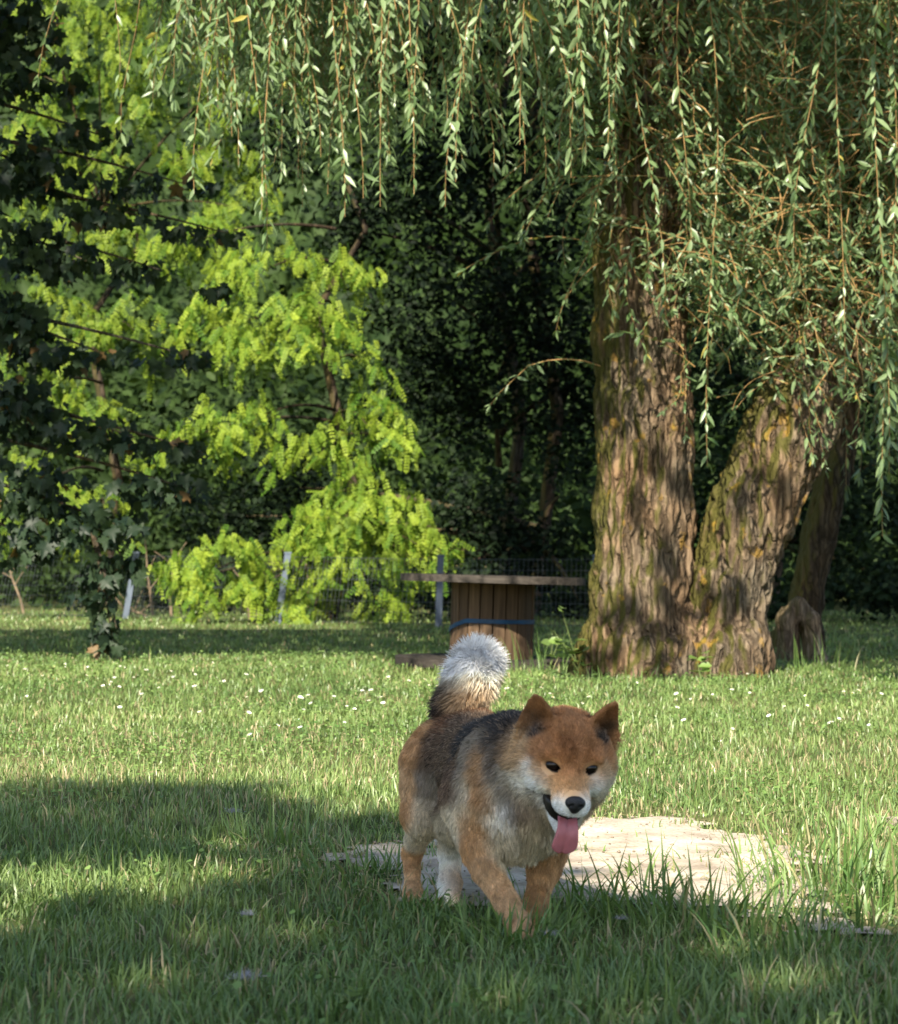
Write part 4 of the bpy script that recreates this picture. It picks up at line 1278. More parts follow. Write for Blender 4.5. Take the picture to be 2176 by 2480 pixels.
def build_locust(leafm, label, cl, trunk_u, D, tone, count):
    b = P(trunk_u, 1500, D)
    root = thing('locust_tree', label, 'tree', (b[0], D, 0), 'sunlit locust trees behind the fence')
    bark = mat_bark('locust_bark_%d' % int(trunk_u), (0.03, 0.025, 0.02), (0.07, 0.055, 0.04), moss_amt=0.2)
    tr = np.array([[b[0], D, -0.05], [b[0] + .25, D + .3, 1.4], [b[0] - .2, D + .6, 3.4], [b[0] + .35, D + 1.2, 4.4], [b[0] + .1, D + 1.6, 5.0]])
    V, F = tubes([tr], [np.array([.07, .06, .05, .04, .03])], 9)
    child('trunk', mesh('trunk', V, F, smooth=True), bark, root)
    # each clump is a spray of drooping fronds along branchlets
    tv, tf = frond_tmpl()
    pos = []; al = []; no = []
    for (u, v, ru, rv, D_, n) in cl:
        c = P(u, v, D_); rx = ru / FPX * D_; rz = rv / FPX * D_
        s = np.array([b[0] + .05, D + .1, min(max(c[2] + 0.1, 0.6), 4.6)])
        V, F = tubes([bough(s, c + np.array([0, -rx * 0.3, -rz * 0.3]), 0.2)], [np.linspace(0.022, 0.006, 9)], 5)
        child('bough', mesh('bough', V, F, smooth=True), bark, root)
        nb = max(3, int(n / 6.5))
        for q in range(nb):
            az = RNG.uniform(0, 6.283); rr = math.sqrt(RNG.random())
            e = c + np.array([math.cos(az) * rr * rx, math.sin(az) * rr * rx * 0.8, 0])
            zz = rz * (1 - 1.3 * rr * rr) + RNG.uniform(-1.3, 0.15) * rz * 0.9
            e[2] += zz
            dr = nrm(np.array([math.cos(az), math.sin(az) - 0.3, -0.35 - 0.7 * rr]))
            k = 11
            for w in range(k):
                p = e + dr * (w / k - 0.5) * 0.42 + RNG.normal(0, 0.03, 3)
                sg = 1 if w % 2 else -1
                sidev = np.array([-dr[1], dr[0], 0]) * sg
                a = dr * 0.45 + sidev * 0.75 + np.array([0, 0, -0.65]) + RNG.normal(0, 0.34, 3)
                pos.append(p); al.append(a); no.append(np.array([0, -0.35, 0.9]) + RNG.normal(0, 0.45, 3) + dr * 0.3)
    pos = np.array(pos); al = np.array(al); no = np.array(no); n = len(pos)
    size = np.stack([RNG.uniform(0.11, 0.20, n), RNG.uniform(0.09, 0.21, n), RNG.uniform(0.05, 0.35, n)], 1)
    A = np.array([0.075, 0.165, 0.018]) * tone; Bc = np.array([0.285, 0.375, 0.042]) * tone
    tint = lerp(A, Bc, np.clip(RNG.normal(0.5, 0.33, (n, 1)), 0, 1))
    order = np.argsort(pos[:, 1])
    hi, rest = order[:count], order[count:]
    tm = tint_meshes('locust_leaf', tv, tf, lerp(A, Bc, np.linspace(0.05, 1, 6)[[0, 3, 1, 4, 2, 5]][:, None]), leafm)
    leaf_objects('leaf', tm, leafm, pos[hi], al[hi], no[hi], size[hi], root, count, Matrix.Translation(-root.location))
    V, F, T = scatter(tv, tf, pos[rest], al[rest], no[rest], size[rest], tint[rest])
    child('crown', mesh('crown', V, F, T), leafm, root, 'stuff')

def build_dark_tree(leafm, label, cl, trunk, D, tones, size=(0.07, 0.12), lean=0.0, group=None):
    b = P(trunk, 1500, D)
    root = thing('dark_tree', label, 'tree', (b[0], D, 0), group)
    bark = mat_bark('shade_bark_%d' % int(trunk), (0.05, 0.042, 0.034), (0.12, 0.10, 0.08), moss_amt=0.4)
    tr = np.array([[b[0], D + 1.2, -0.05], [b[0] + .3, D + 1.2, 2.4], [b[0] - .1, D + 1.4, 5], [b[0] + .4, D + 1.5, 9]])
    V, F = tubes([tr], [np.array([.09, .08, .06, .04])], 9)
    child('trunk', mesh('trunk', V, F, smooth=True), bark, root)
    for (u, v, ru, rv, D_, n) in cl[:12]:
        c = P(u, v, D_); s = np.array([b[0] + lean * .4, D, min(max(c[2] - 0.5, 0.8), 8.5)])
        V, F = tubes([bough(s, c, 0.2)], [np.linspace(0.05, 0.01, 9)], 5)
        child('bough', mesh('bough', V, F, smooth=True), bark, root)
    pos, rad = clump_points(cl, 0.9)
    n = len(pos)
    al, no = sun_leaf_dirs(n, 0.5, 1.0, 0.6)
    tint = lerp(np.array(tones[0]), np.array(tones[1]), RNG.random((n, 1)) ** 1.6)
    kp = fbm(pos * 1.5, 2, 17) > 0.42
    pos, al, no, tint = pos[kp], al[kp], no[kp], tint[kp]; n = len(pos)
    tv, tf = oval_tmpl()
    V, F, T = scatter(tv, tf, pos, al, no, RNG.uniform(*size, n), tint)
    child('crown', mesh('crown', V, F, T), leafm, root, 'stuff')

def wood_wall(V, F, T):
    # closed mass of foliage at the back: a rough bank of leaves
    xs = np.arange(-22, 24, 0.35); zs = np.arange(-0.2, 16.5, 0.4)
    X, Z = np.meshgrid(xs, zs, indexing='ij'); x = X.ravel(); z = Z.ravel()
    top = 13.5 + 2.4 * (noise2(x, x * 0, 0.35, 61) - 0.5) * 2
    z = np.minimum(z, top + 0.15 * RNG.random(len(z)))
    y = 43 + 2.2 * noise2(x, z, 0.8, 62) + RNG.normal(0, 0.35, len(x)) + 0.12 * z
    nz = len(zs)
    i, j = np.meshgrid(np.arange(len(xs) - 1), np.arange(nz - 1), indexing='ij')
    q = np.stack([i * nz + j, (i + 1) * nz + j, (i + 1) * nz + j + 1, i * nz + j + 1], -1).reshape(-1, 4)
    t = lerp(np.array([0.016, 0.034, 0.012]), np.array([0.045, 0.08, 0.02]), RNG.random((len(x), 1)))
    return np.concatenate([V, np.stack([x, y, z], 1)]), np.concatenate([F, q + len(V)]), np.concatenate([T, t])

def build_woods(leafm):
    n = 62000
    x = RNG.uniform(-14, 16, n); y = RNG.uniform(30, 41, n)
    z = np.where(RNG.random(n) < 0.35, RNG.uniform(0.0, 3.2, n), RNG.uniform(0.0, 13.5, n))
    al, no = sun_leaf_dirs(n, 0.5, 1.0, 0.5)
    gap = (noise2(x * 1.0, z, 0.9, 81) > 0.27) | (z < 4)
    pos = np.stack([x, y, z], 1)[gap]; al, no = al[gap], no[gap]
    n = len(pos)
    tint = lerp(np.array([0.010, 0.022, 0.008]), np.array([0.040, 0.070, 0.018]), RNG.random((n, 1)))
    tv, tf = oval_tmpl()
    V, F, T = scatter(tv, tf, pos, al, no, RNG.uniform(0.12, 0.23, n), tint)
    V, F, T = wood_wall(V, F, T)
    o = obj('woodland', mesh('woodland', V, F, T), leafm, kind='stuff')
    tag(o, 'dense dark woodland foliage closing off the background', 'woodland')

def shade_leaves(poly, n, h0, h1, dens_sc, thr, seed):
    poly = np.asarray(poly)
    lo, hi = poly.min(0), poly.max(0) + np.array([0, 1.3])
    x = RNG.uniform(lo[0], hi[0], n); y = RNG.uniform(lo[1], hi[1], n)
    sd = poly_sd(x, y, poly) + (noise2(x, y, 1.7, seed) - 0.5) * np.where(x < -0.35, 3.6, np.where(x < 0.5, 0.5, 1.1))
    keep = (sd < 0) & ((noise2(x, y, dens_sc, seed + 1) > np.where(x < -0.35, thr + 0.10, thr)))
    x, y = x[keep], y[keep]
    hz = RNG.uniform(h0, h1, len(x))
    return np.stack([x - LDIR[0] / -LDIR[2] * hz, y - LDIR[1] / -LDIR[2] * hz, hz], 1)

def build_shade_tree(leafm):
    """broad tree behind the camera: its shade covers the near grass and the dog"""
    root = thing('shade_tree', 'broad leafy tree behind the viewer that shades the near grass', 'tree', (-2.6, -6.5, 0))
    bark = mat_bark('shade_tree_bark', (0.08, 0.06, 0.045), (0.2, 0.16, 0.12), moss_amt=0.3)
    tr = np.array([[-2.6, -6.5, -0.05], [-2.55, -6.45, 2.2], [-2.4, -6.3, 4.5], [-2.2, -6.0, 7.5]])
    V, F = tubes([tr], [np.array([.34, .27, .22, .10])], 12)
    child('trunk', mesh('trunk', V, F, smooth=True), bark, root)
    edge = [G(-250, 1935), G(60, 1945), G(300, 1950), G(520, 1962), G(760, 1990), G(900, 1985), G(1080, 2010), G(1250, 2060), G(1330, 2120), G(1500, 2160), G(1700, 2175), G(1820, 2230), G(1960, 2285), G(2300, 2300)]
    poly = edge + [np.array([3.2, 3.9]), np.array([3.2, -1.0]), np.array([-3.5, -1.0]), np.array([-3.0, 6.3])]
    pos = shade_leaves(poly, 24000, 4.8, 8.6, 1.9, 0.30, 91)
    # a lit window low on the left and a few flecks
    for e in range(9):
        pass
    g = pos[:, :2] + np.stack([LDIR[0] / -LDIR[2] * pos[:, 2], LDIR[1] / -LDIR[2] * pos[:, 2]], 1)
    win = [G(230, 2150), G(80, 2230), G(420, 2110), G(560, 2300), np.array([0.165, 5.06])]
    wr = [(0.22, 0.28), (0.2, 0.25), (0.14, 0.16), (0.10, 0.12), (0.14, 0.10)]
    keep = np.ones(len(pos), bool)
    for c, (rx, ry) in zip(win, wr):
        keep &= ~(((g[:, 0] - c[0]) / rx) ** 2 + ((g[:, 1] - c[1]) / ry) ** 2 < 1) | (RNG.random(len(pos)) < 0.12)
    pos = pos[keep]
    for q in range(10):
        e = pos[RNG.integers(len(pos))]
        V, F = tubes([bough(np.array([-2.4, -6.3, 4.4]), e, 0.5)], [np.linspace(0.13, 0.02, 9)], 7)
        child('bough', mesh('bough', V, F, smooth=True), bark, root)
    n = len(pos)
    al, no = sun_leaf_dirs(n, 0.5, 1.0, 0.8)
    tint = lerp(np.array([0.05, 0.09, 0.025]), np.array([0.09, 0.14, 0.04]), RNG.random((n, 1)))
    tv, tf = oval_tmpl()
    V, F, T = scatter(tv, tf, pos, al, no, RNG.uniform(0.14, 0.22, n), tint)
    child('crown', mesh('crown', V, F, T), leafm, root, 'stuff')

# ------------------------------------------------------------------ built objects
def mat_wood(name, c, dark=0.5, grain=(3, 40, 40), rough=0.8):
    m, nt, b, out = mat_new(name)
    L = nt.links.new
    tc = N(nt, 'ShaderNodeTexCoord'); oi = N(nt, 'ShaderNodeObjectInfo')
    ad = N(nt, 'ShaderNodeVectorMath', operation='ADD'); L(tc.outputs['Object'], ad.inputs[0]); L(oi.outputs['Random'], ad.inputs[1])
    mp = N(nt, 'ShaderNodeMapping'); mp.inputs['Scale'].default_value = grain; L(ad.outputs[0], mp.inputs[0])
    no = N(nt, 'ShaderNodeTexNoise'); no.inputs['Scale'].default_value = 1; no.inputs['Detail'].default_value = 8; L(mp.outputs[0], no.inputs['Vector'])
    rp = N(nt, 'ShaderNodeValToRGB'); c = np.array(c)
    rp.color_ramp.elements[0].position = 0.3; rp.color_ramp.elements[0].color = (*(c * dark), 1)
    rp.color_ramp.elements[1].position = 0.7; rp.color_ramp.elements[1].color = (*(c * 1.15), 1)
    L(no.outputs['Fac'], rp.inputs[0])
    hs = N(nt, 'ShaderNodeHueSaturation'); L(rp.outputs[0], hs.inputs['Color'])
    mr = N(nt, 'ShaderNodeMapRange'); mr.inputs[3].default_value = 0.72; mr.inputs[4].default_value = 1.2; L(oi.outputs['Random'], mr.inputs[0]); L(mr.outputs[0], hs.inputs['Value'])
    L(hs.outputs[0], b.inputs['Base Color'])
    b.inputs['Roughness'].default_value = rough; b.inputs['Specular IOR Level'].default_value = 0.2
    bp = N(nt, 'ShaderNodeBump'); bp.inputs['Strength'].default_value = 0.4; bp.inputs['Distance'].default_value = 0.004
    L(no.outputs['Fac'], bp.inputs['Height']); L(bp.outputs[0], b.inputs['Normal'])
    return m

def build_spool():
    D = 14.0
    c = P(1189, 1612, D)
    root = thing('cable_spool_table', 'weathered wooden cable spool used as a table beside the willow', 'table', (c[0], D, 0))
    root.rotation_euler = (0, math.radians(1.6), 0)
    grey = mat_wood('grey_plank', (0.060, 0.051, 0.044), 0.45, (3, 60, 60))  # plank tone darkened: the shade over the top is put into it
    stave = mat_wood('brown_stave', (0.125, 0.080, 0.048), 0.45, (45, 45, 3))
    def flange(R, z0, z1, nb, jit):
        w = 2 * R / nb
        for i in range(nb):
            y0 = -R + i * w + 0.003; y1 = -R + (i + 1) * w - 0.003
            ys = np.linspace(y0, y1, 5)
            xs = np.sqrt(np.maximum(R * R - ys * ys, 0.0004))
            loop = [(-x, y) for x, y in zip(xs, ys)] + [(x, y) for x, y in zip(xs[::-1], ys[::-1])]
            n = len(loop); dz = RNG.uniform(-jit, jit)
            V = [(x, y, z0 + dz) for x, y in loop] + [(x, y, z1 + dz) for x, y in loop]
            F = [tuple(range(n)), tuple(range(2 * n - 1, n - 1, -1))] + [(i2, (i2 + 1) % n + 0, (i2 + 1) % n + n, i2 + n) for i2 in range(n)]
            F = [F[0], F[1]] + [f[::-1] for f in F[2:]]
            o = obj('plank', pymesh('plank', V, F), grey, root)
    flange(0.56, 0.510, 0.552, 8, 0.0015)
    flange(0.58, 0.004, 0.055, 8, 0.002)
    nst = 20; r = 0.252
    for i in range(nst):
        a0 = 2 * math.pi * i / nst + 0.018; a1 = 2 * math.pi * (i + 1) / nst - 0.018
        ro = r + RNG.uniform(-0.004, 0.004)
        V = []
        for z in (0.056, 0.508):
            for a in (a0, (a0 + a1) / 2, a1): V.append((ro * math.cos(a), ro * math.sin(a), z))
            for a in (a1, a0): V.append(((ro - 0.03) * math.cos(a), (ro - 0.03) * math.sin(a), z))
        F = [(0, 1, 6, 5), (1, 2, 7, 6), (2, 3, 8, 7), (3, 4, 9, 8), (4, 0, 5, 9), (4, 3, 2, 1, 0), (5, 6, 7, 8, 9)]
        obj('stave', pymesh('stave', V, F), stave, root)
    # blue strap round the drum, slipping down on the left
    V = []; F = []; k = 60
    for i in range(k + 1):
        a = -math.pi * 1.02 + i / k * math.pi * 1.04
        t = i / k
        drop = -0.075 * max(0, (0.30 - t) / 0.30) ** 1.0
        for rr, dz in ((r + 0.0055, 0), (r + 0.0055, 0.026), (r + 0.0075, 0.026), (r + 0.0075, 0)):
            V.append((rr * math.cos(a), rr * math.sin(a), 0.268 + drop + dz))
    for i in range(k):
        for j in range(4):
            F.append((i * 4 + j, i * 4 + (j + 1) % 4, (i + 1) * 4 + (j + 1) % 4, (i + 1) * 4 + j))
    o = obj('strap', pymesh('strap', V, F), mat_plain('blue_strap', (0.010, 0.05, 0.115), 0.5), root)
    o['label'] = 'blue strap round the drum'

def build_fence():
    steel = mat_plain('galvanised', (0.10, 0.125, 0.17), 0.55, 0.25, 0.2, 5)
    wire = mat_plain('wire', (0.07, 0.08, 0.09), 0.5, 0.4, 0.2, 5)
    posts = [(-110, 26.8, 28), (303, 25.6, 28), (672, 23.6, 26), (1062, 22.4, 6), (1440, 21.6, 5)]
    hts = [0.72, 0.72, 0.71, 0.68, 0.68]
    b0 = P(672, 1500, 23.6)
    root = thing('wire_fence', 'low welded wire fence with leaning grey posts in front of locust trees', 'fence', (b0[0], 23.6, 0))
    ends = []
    for (u, D, lean), h in zip(posts, hts):
        x = (u - 1088) / FPX * D; lx = lean / FPX * D
        w = 0.032; d = 0.028
        V = []
        for z, ox in ((-0.05, 0), (h, lx)):
            V += [(x + ox - w, D - d, z), (x + ox + w, D - d, z), (x + ox + w, D + d, z), (x + ox - w, D + d, z)]
        V += [(x + lx - w - .006, D - d - .006, h), (x + lx + w + .006, D - d - .006, h), (x + lx + w + .006, D + d + .006, h), (x + lx - w - .006, D + d + .006, h)]
        V += [(a, b_, h + .02) for a, b_, _ in V[8:12]]
        F = [(0, 1, 5, 4), (1, 2, 6, 5), (2, 3, 7, 6), (3, 0, 4, 7), (8, 9, 13, 12), (9, 10, 14, 13), (10, 11, 15, 14), (11, 8, 12, 15), (12, 13, 14, 15), (11, 10, 9, 8)]
        child('post', pymesh('post', V, F), steel, root)
        ends.append((np.array([x, D + 0.045, 0]), np.array([lx, 0, h])))
    for (a, la), (b, lb) in zip(ends[:-1], ends[1:]):
        paths = []; rad = []
        L = np.linalg.norm(b - a); nv = int(L / 0.05)
        for i in range(nv + 1):
            t = i / nv; p = lerp(a, b, t); q = lerp(la, lb, t)
            paths.append(np.array([p + q * 0.02, p + q * 0.97])); rad.append(np.full(2, 0.0018))
        for z in np.linspace(0.04, 0.96, 7):
            paths.append(np.array([a + la * z, b + lb * z]) - np.array([0, 0.005, 0])); rad.append(np.full(2, 0.0022))
        V, F = tubes(paths, rad, 3)
        child('mesh_panel', mesh('mesh_panel', V, F), wire, root, 'stuff')

def build_saplings(leafm):
    mat = mat_plain('pale_stem', (0.20, 0.15, 0.10), 0.8, 0.2, 0.3, 6)
    labs = [('thin pale sapling stem by the left leaning fence post', 372, 1330, 26.2, [(0, 0), (-6, .25), (-14, .5), (-20, .9)]),
            ('short forked bare sapling left of the left fence post', 60, 1430, 27.6, [(0, 0), (-10, .2), (-30, .45), (-40, .6)]),
            ('slender brown sapling behind the fence between two grey posts', 416, 1380, 26.4, [(0, 0), (-3, .25), (2, .5), (0, .8)]),
            ('forked bare sapling near the middle grey fence post', 606, 1440, 25.0, [(0, 0), (-4, .2), (-2, .4), (4, .7)]),
            ('low arching bare shoot leaning left at the fence foot', 380, 1480, 26.3, [(0, 0), (-40, .06), (-80, .12), (-100, .24)]),
            ('upright bare sapling stem just right of the middle fence post', 752, 1430, 24.6, [(0, 0), (-4, .2), (-8, .45), (-10, .7)])]
    for lab, u, v, D, pts in labs:
        base = np.array([(u - 1088) / FPX * D, D, -0.02])
        root = thing('sapling', lab, 'sapling', base, 'bare saplings along the fence')
        p = np.array([base + np.array([a / FPX * D, 0, z]) for a, z in pts])
        t = np.linspace(0, 3, 10)
        p = np.stack([np.interp(t, range(4), p[:, q]) for q in range(3)], 1)
        V, F = tubes([p], [np.linspace(0.020, 0.008, 10)], 6)
        child('stem', mesh('stem', V, F, smooth=True), mat, root)
        for s in (-1, 1, 0.5):
            i = int(RNG.integers(3, 8)); q = p[i]
            e = q + np.array([s * RNG.uniform(0.1, 0.25), RNG.uniform(-.1, .1), RNG.uniform(0.1, 0.3)])
            V, F = tubes([bough(q, e, 0.03, 6)], [np.linspace(0.009, 0.004, 6)], 4)
            child('twig', mesh('twig', V, F), mat, root)

def build_daisies():
    white = mat_plain('petal_white', (0.80, 0.80, 0.77), 0.6, 0.2, 0.05)
    yel = mat_plain('daisy_yellow', (0.70, 0.48, 0.04), 0.7, 0.2, 0.1)
    stem = mat_plain('daisy_stem', (0.10, 0.17, 0.04), 0.7, 0.2, 0.1)
    mes = []
    for var in range(3):
        V = []; F = []; mi = []
        H_ = 0.058 + 0.012 * var; R = 0.0125 + 0.0015 * var
        npet = 11
        for i in range(npet):
            a = 2 * math.pi * i / npet; w = 0.24
            b = len(V)
            for rr, da, z in ((0.003, -w * .5, 0.0), (R * .75, -w, 0.001), (R, 0, 0.0018), (R * .75, w, 0.001), (0.003, w * .5, 0.0)):
                V.append((rr * math.cos(a + da), rr * math.sin(a + da), H_ + z))
            F.append((b, b + 1, b + 2, b + 3, b + 4)); mi.append(0)
        b = len(V)
        for i in range(7):
            a = 2 * math.pi * i / 7; V.append((0.0042 * math.cos(a), 0.0042 * math.sin(a), H_ + 0.001))
        V.append((0, 0, H_ + 0.0042))
        for i in range(7): F.append((b + i, b + (i + 1) % 7, b + 7)); mi.append(1)
        b = len(V)
        for z, r in ((0, 0.0011), (H_, 0.0009)):
            for i in range(3): V.append((r * math.cos(i * 2.094), r * math.sin(i * 2.094), z))
        for i in range(3): F.append((b + i, b + (i + 1) % 3, b + 3 + (i + 1) % 3, b + 3 + i)); mi.append(2)
        me = pymesh('daisy', V, F)
        for m in (white, yel, stem): me.materials.append(m)
        me.polygons.foreach_set('material_index', mi)
        mes.append(me)
    px = [(283, 1604), (303, 1614), (288, 1618), (18, 1610), (467, 1636), (215, 1620), (140, 1645), (200, 1655), (278, 1648), (545, 1655), (390, 1665), (480, 1680), (600, 1690), (640, 1700), (720, 1705), (840, 1714), (860, 1726), (750, 1696), (1020, 1650), (1040, 1662),
          (1300, 1678), (1332, 1698), (1405, 1705), (1650, 1694), (1680, 1692), (1728, 1682), (1770, 1686), (1815, 1680), (1960, 1690), (2030, 1748), (2010, 1752), (1875, 1745), (1668, 1764), (2110, 1760), (2126, 1690), (60, 1632), (110, 1640), (350, 1690), (905, 1690), (985, 1655)]
    for _ in range(58):
        c = px[RNG.integers(40)]
        px.append((c[0] + RNG.normal(0, 110), min(max(c[1] + RNG.normal(10, 42), 1604), 1850)))
    for i, (u, v) in enumerate(px):
        g = G(u, v + 14)
        o = obj('daisy', mes[i % 3])
        o.location = (g[0], g[1], 0)
        o.rotation_euler = (RNG.uniform(0.15, 0.6), RNG.normal(0, 0.2), RNG.normal(0, 0.5))
        s = RNG.uniform(0.45, 0.82); o.scale = (s, s, s)
        tag(o, 'small white daisy flower in the sunlit lawn', 'daisy', 'daisies in the sunlit lawn')

def build_weeds(leafm):
    specs = [('leafy green weed growing at the left foot of the willow', 1408, 1640, 12.3, 0.42, 26),
             ('low leafy weed at the willow foot between its stems', 1695, 1652, 12.25, 0.16, 14),
             ('low broad-leaved weed in the grass below the spool table', 1330, 1625, 13.2, 0.30, 8),
             ('broad pale-leaved weed in the bottom foreground grass', 865, 2462, 3.33, 0.035, 6)]
    tv, tf = oval_tmpl()
    stemm = mat_plain('weed_stem', (0.12, 0.16, 0.05))
    for lab, u, v, D, h, n in specs:
        g = G(u, v)
        root = thing('weed_plant', lab, 'weed', (g[0], g[1], 0))
        pos = []; al = []
        nst = max(2, n // 6)
        for s in range(nst):
            e = np.array([g[0] + RNG.normal(0, h * .3), g[1] + RNG.normal(0, h * .2), h * RNG.uniform(.5, 1)])
            p = bough(np.array([g[0] + RNG.normal(0, h * .1), g[1], 0]), e, 0.02, 7)
            V, F = tubes([p], [np.linspace(0.004, 0.0015, 7) * (D / 12) ** .5], 4)
            child('stem', mesh('stem', V, F), stemm, root)
            for q in range(max(2, n // nst)):
                t = RNG.uniform(1.5, 6); i = int(min(t, 5)); pos.append(lerp(p[i], p[i + 1], t - i))
                az = RNG.uniform(0, 6.28); al.append((math.cos(az), math.sin(az), 0.1))
        pos = np.array(pos); al = np.array(al); k = len(pos)
        no = np.array([[0, -0.3, 1.0]]) + RNG.normal(0, 0.3, (k, 3))
        sz = RNG.uniform(0.05, 0.085, k) * (1 if D > 8 else 0.5)
        tm = tint_meshes('weed_leaf', tv * np.array([1.25, 1, 1]), tf, [(0.12, 0.20, 0.045), (0.16, 0.25, 0.06), (0.10, 0.16, 0.045)], leafm)
        leaf_objects('leaf', tm, leafm, pos, al, no, sz, root, k, Matrix.Translation(-root.location))

def build_fluff():
    m = mat_plain('seed_fluff', (0.36, 0.35, 0.38), 0.9, 0.1, 0.15, 40)
    for lab, u, v, r in (('pale tuft of seed fluff at the shade edge left of the dog', 565, 1978, 0.016), ('pale fluff in the dark grass low in the foreground', 595, 2395, 0.018),
                         ('faint fluff tuft in shaded grass left of the hind paws', 600, 2235, 0.012), ('pale fluff tuft in grass by the front paw', 1335, 2285, 0.012), ('tiny fluff tuft in grass right of the front paws', 1508, 2245, 0.010)):
        g = G(u, v + 10)
        n = 170
        a = RNG.normal(0, 1, (n, 3)); a /= np.linalg.norm(a, axis=1, keepdims=True); a[:, 2] = np.abs(a[:, 2])
        c0 = np.array([g[0], g[1], 0.020])
        pos = c0 + np.stack([RNG.normal(0, r * .6, n), RNG.normal(0, r * .4, n), np.abs(RNG.normal(0, r * .25, n))], 1)
        V, F, T = scatter([(-.04, 0, 0), (.04, 0, 0), (0, 1, 0.1)], np.array([(0, 1, 2)]), pos, a, RNG.normal(0, 1, (n, 3)), RNG.uniform(.4, .9, n) * r, np.ones((n, 3)))
        o = obj('fluff_tuft', mesh('fluff', V, F), m)
        tag(o, lab, 'fluff')

# ------------------------------------------------------------------ assemble
LEAF_GRASS = mat_leaf('grass_blade', 0.28, 0.38, 0.45)
LEAF_WILLOW = mat_leaf('willow_leaf', 0.30, 0.36, 0.55, (1.1, 1.15, 0.6))
LEAF_MAPLE = mat_leaf('maple_leaf', 0.25, 0.5, 0.3)
LEAF_LOCUST = mat_leaf('locust_leaf', 0.35, 0.5, 0.2, (1.15, 1.15, 0.4))
LEAF_DARK = mat_leaf('dark_leaf', 0.20, 0.6, 0.12)
build_ground()
build_woods(LEAF_DARK)
WB = build_willow(LEAF_WILLOW)
build_back_trunk(WB, LEAF_WILLOW)
build_stump()
build_maple(LEAF_MAPLE)
build_locust(LEAF_LOCUST, 'bright yellow-green locust tree with drooping fronds over the fence', [
    (520, 780, 130, 70, 24.2, 130), (690, 790, 170, 80, 23.9, 190), (760, 740, 100, 60, 24.0, 80), (890, 1010, 100, 70, 23.8, 110), (620, 1000, 90, 60, 24.0, 80), (500, 1030, 110, 60, 24.0, 100), (780, 1090, 130, 45, 23.8, 90), (960, 1070, 60, 40, 23.7, 40),
    (870, 1230, 190, 100, 23.9, 260), (850, 1330, 200, 100, 23.8, 240), (830, 1420, 180, 70, 23.9, 160), (1010, 1300, 70, 60, 23.7, 60), (760, 1470, 60, 50, 23.5, 30), (520, 1360, 150, 70, 23.7, 160), (430, 1400, 90, 50, 24.0, 60), (470, 1480, 40, 40, 23.4, 22), (610, 1390, 70, 60, 23.6, 60),
    (640, 640, 160, 80, 24.4, 150), (830, 660, 100, 60, 24.6, 70), (480, 560, 130, 90, 24.6, 110), (900, 880, 60, 40, 24.2, 30), (1090, 1350, 70, 30, 23.9, 30), (1000, 1480, 60, 50, 23.8, 30)], 800, 25.0, 1.0, 240)
build_locust(LEAF_LOCUST, 'medium green locust tree glimpsed behind the dark maple at left', [
    (250, 150, 200, 110, 25.5, 170), (430, 120, 150, 130, 25.8, 140), (320, 330, 200, 90, 25.4, 140), (120, 300, 150, 100, 25.5, 100), (560, 300, 120, 130, 26, 100), (170, 520, 180, 90, 25.2, 130), (330, 560, 150, 80, 25.0, 110), (560, 480, 120, 80, 25.4, 90), (150, 760, 150, 80, 25.0, 120), (330, 780, 120, 80, 24.8, 90),
    (80, 930, 140, 80, 25.2, 90), (220, 1010, 120, 70, 24.9, 90), (120, 1150, 150, 90, 25.0, 110), (260, 1230, 110, 70, 24.8, 70), (80, 1300, 120, 60, 25.2, 60), (-60, 600, 150, 300, 25.4, 120), (620, 100, 120, 110, 26.2, 80), (120, 40, 160, 90, 25.8, 130), (350, 10, 200, 70, 26.0, 130)], 230, 26.2, 0.85, 160)
DT = ((0.004, 0.009, 0.005), (0.020, 0.036, 0.015))  # near-black leaf tones: the background's deep shade is put into the colour
build_dark_tree(LEAF_DARK, 'dark shaded broadleaf tree between locust and willow trunk', [
    (1000, 500, 220, 160, 26.5, 2200), (1200, 480, 220, 170, 27, 2000), (1380, 600, 180, 200, 27.5, 1800), (1080, 720, 200, 140, 26.3, 2000), (1280, 800, 200, 150, 27, 1800), (1050, 900, 150, 120, 26.6, 1200), (1200, 1020, 200, 120, 27, 1500), (1380, 950, 140, 160, 27.5, 1200), (1060, 320, 250, 120, 27, 1500), (1330, 300, 250, 130, 27.5, 1500), (880, 560, 120, 120, 27, 700), (900, 130, 260, 150, 28, 1700), (1150, 90, 260, 150, 28, 1500), (1400, 60, 220, 150, 28, 1300), (650, 330, 160, 140, 28.5, 900)], 1210, 27.6, DT)
build_dark_tree(LEAF_DARK, 'dark low undergrowth tree behind the spool table', [
    (1180, 1220, 170, 100, 25.8, 1300), (1360, 1200, 170, 130, 26, 1300), (1280, 1350, 200, 90, 25.6, 1300), (1130, 1420, 160, 70, 25.2, 900), (1400, 1450, 150, 70, 25.2, 900), (960, 1450, 130, 50, 26, 500), (700, 1180, 160, 130, 27.5, 900), (560, 1250, 160, 100, 27.5, 700), (700, 1440, 260, 60, 26.8, 900), (350, 1440, 250, 60, 28.5, 800)], 1300, 26.2, DT, (0.06, 0.11))
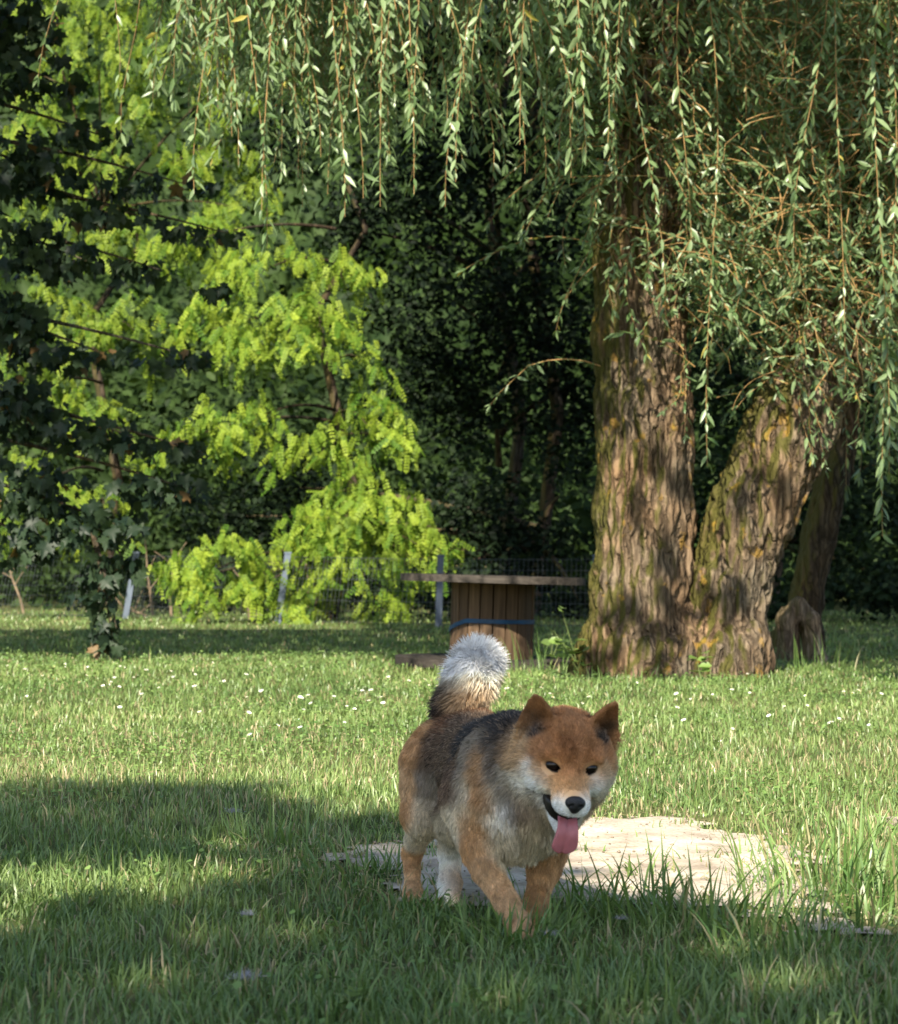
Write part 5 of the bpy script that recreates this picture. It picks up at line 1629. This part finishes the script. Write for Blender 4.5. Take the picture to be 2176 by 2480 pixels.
build_dark_tree(LEAF_DARK, 'dark green tree behind the willow stems at right', [
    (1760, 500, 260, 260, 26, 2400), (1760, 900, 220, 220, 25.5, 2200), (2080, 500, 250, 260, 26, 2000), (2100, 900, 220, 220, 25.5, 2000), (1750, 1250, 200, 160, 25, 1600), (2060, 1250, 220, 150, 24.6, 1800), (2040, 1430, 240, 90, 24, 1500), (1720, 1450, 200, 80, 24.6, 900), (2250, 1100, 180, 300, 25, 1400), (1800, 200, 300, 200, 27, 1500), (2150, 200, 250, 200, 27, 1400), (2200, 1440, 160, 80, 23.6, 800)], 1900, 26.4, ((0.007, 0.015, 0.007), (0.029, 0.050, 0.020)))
build_shade_tree(LEAF_DARK)
build_spool()
build_fence()
build_saplings(LEAF_LOCUST)
build_dog()
build_gravel()
build_grass(LEAF_GRASS)
for a in ((1990, 2165, 150, 0.17, 0.27, 'bright green grass tuft growing beside the bare earth at right', 0.5),
          (2120, 2200, 120, 0.16, 0.22, 'grass tuft at the right edge of the picture', 0.6),
          (1420, 2205, 90, 0.16, 0.17, 'dark shaded grass tuft right behind the front paws', 0.7),
          (1610, 2225, 110, 0.18, 0.18, 'tall arching shaded grass tuft before the bare earth', 0.75),
          (1780, 2255, 110, 0.17, 0.17, 'shaded grass tuft at the lower rim of the bare earth', 0.7),
          (650, 2050, 60, 0.12, 0.14, 'grass tuft at the shade edge left of the dog', 0.6),
          (860, 2130, 60, 0.12, 0.14, 'dark grass tuft left of the hind paws', 0.7),
          (1060, 2085, 40, 0.08, 0.10, 'small grass tuft between the hind legs on bare earth', 0.7),
          (1420, 2075, 26, 0.05, 0.05, 'tiny grass tuft on the sunlit bare earth', 0.8),
          (2120, 2030, 90, 0.12, 0.13, 'dark grass tuft at the far right beyond the bare earth', 0.6),
          (2010, 1625, 70, 0.25, 0.28, 'tall seeding grass right of the willow foot', 0.35),
          (1310, 1630, 50, 0.22, 0.30, 'tall thin grass between spool table and willow', 0.35),
          (850, 1640, 50, 0.22, 0.18, 'coarse grass tuft left of the spool table', 0.5),
          (1245, 2292, 170, 0.11, 0.105, 'shaded grass tuft in front of the leading front paw', 0.8),
          (1150, 2255, 90, 0.11, 0.085, 'shaded grass tuft between hind and front paws', 0.8),
          (1010, 2214, 80, 0.08, 0.075, 'shaded grass tuft in front of the left hind paw', 0.7),
          (1330, 2272, 110, 0.09, 0.10, 'shaded grass tuft beside the trailing front paw', 0.7),
          (1500, 1652, 60, 0.30, 0.12, 'grass tuft against the left foot of the willow', 0.5),
          (1640, 1668, 50, 0.30, 0.10, 'grass tuft against the middle of the willow foot', 0.5),
          (1850, 1672, 50, 0.25, 0.12, 'grass tuft against the right foot of the willow', 0.5),
          (1680, 2090, 24, 0.06, 0.06, 'small grass tuft at the middle of the bare earth', 0.8),
          (1830, 2085, 30, 0.08, 0.08, 'grass tuft at the right end of the bare earth', 0.8),
          (1560, 2130, 30, 0.07, 0.08, 'thin grass tuft at the shaded lower side of the bare earth', 0.8),
          (2070, 2250, 60, 0.12, 0.14, 'grass tuft over the lower right strip of bare earth', 0.7),
          (930, 2120, 40, 0.08, 0.09, 'small shaded grass tuft on bare earth left of the hind leg', 0.8),
          (1930, 2320, 90, 0.16, 0.16, 'shaded grass tuft low at right in the foreground', 0.7)):
    grass_tuft(LEAF_GRASS, a[0], a[1], a[2], a[3], a[4], a[5], a[6])
build_weeds(LEAF_GRASS)
build_daisies()
build_fluff()
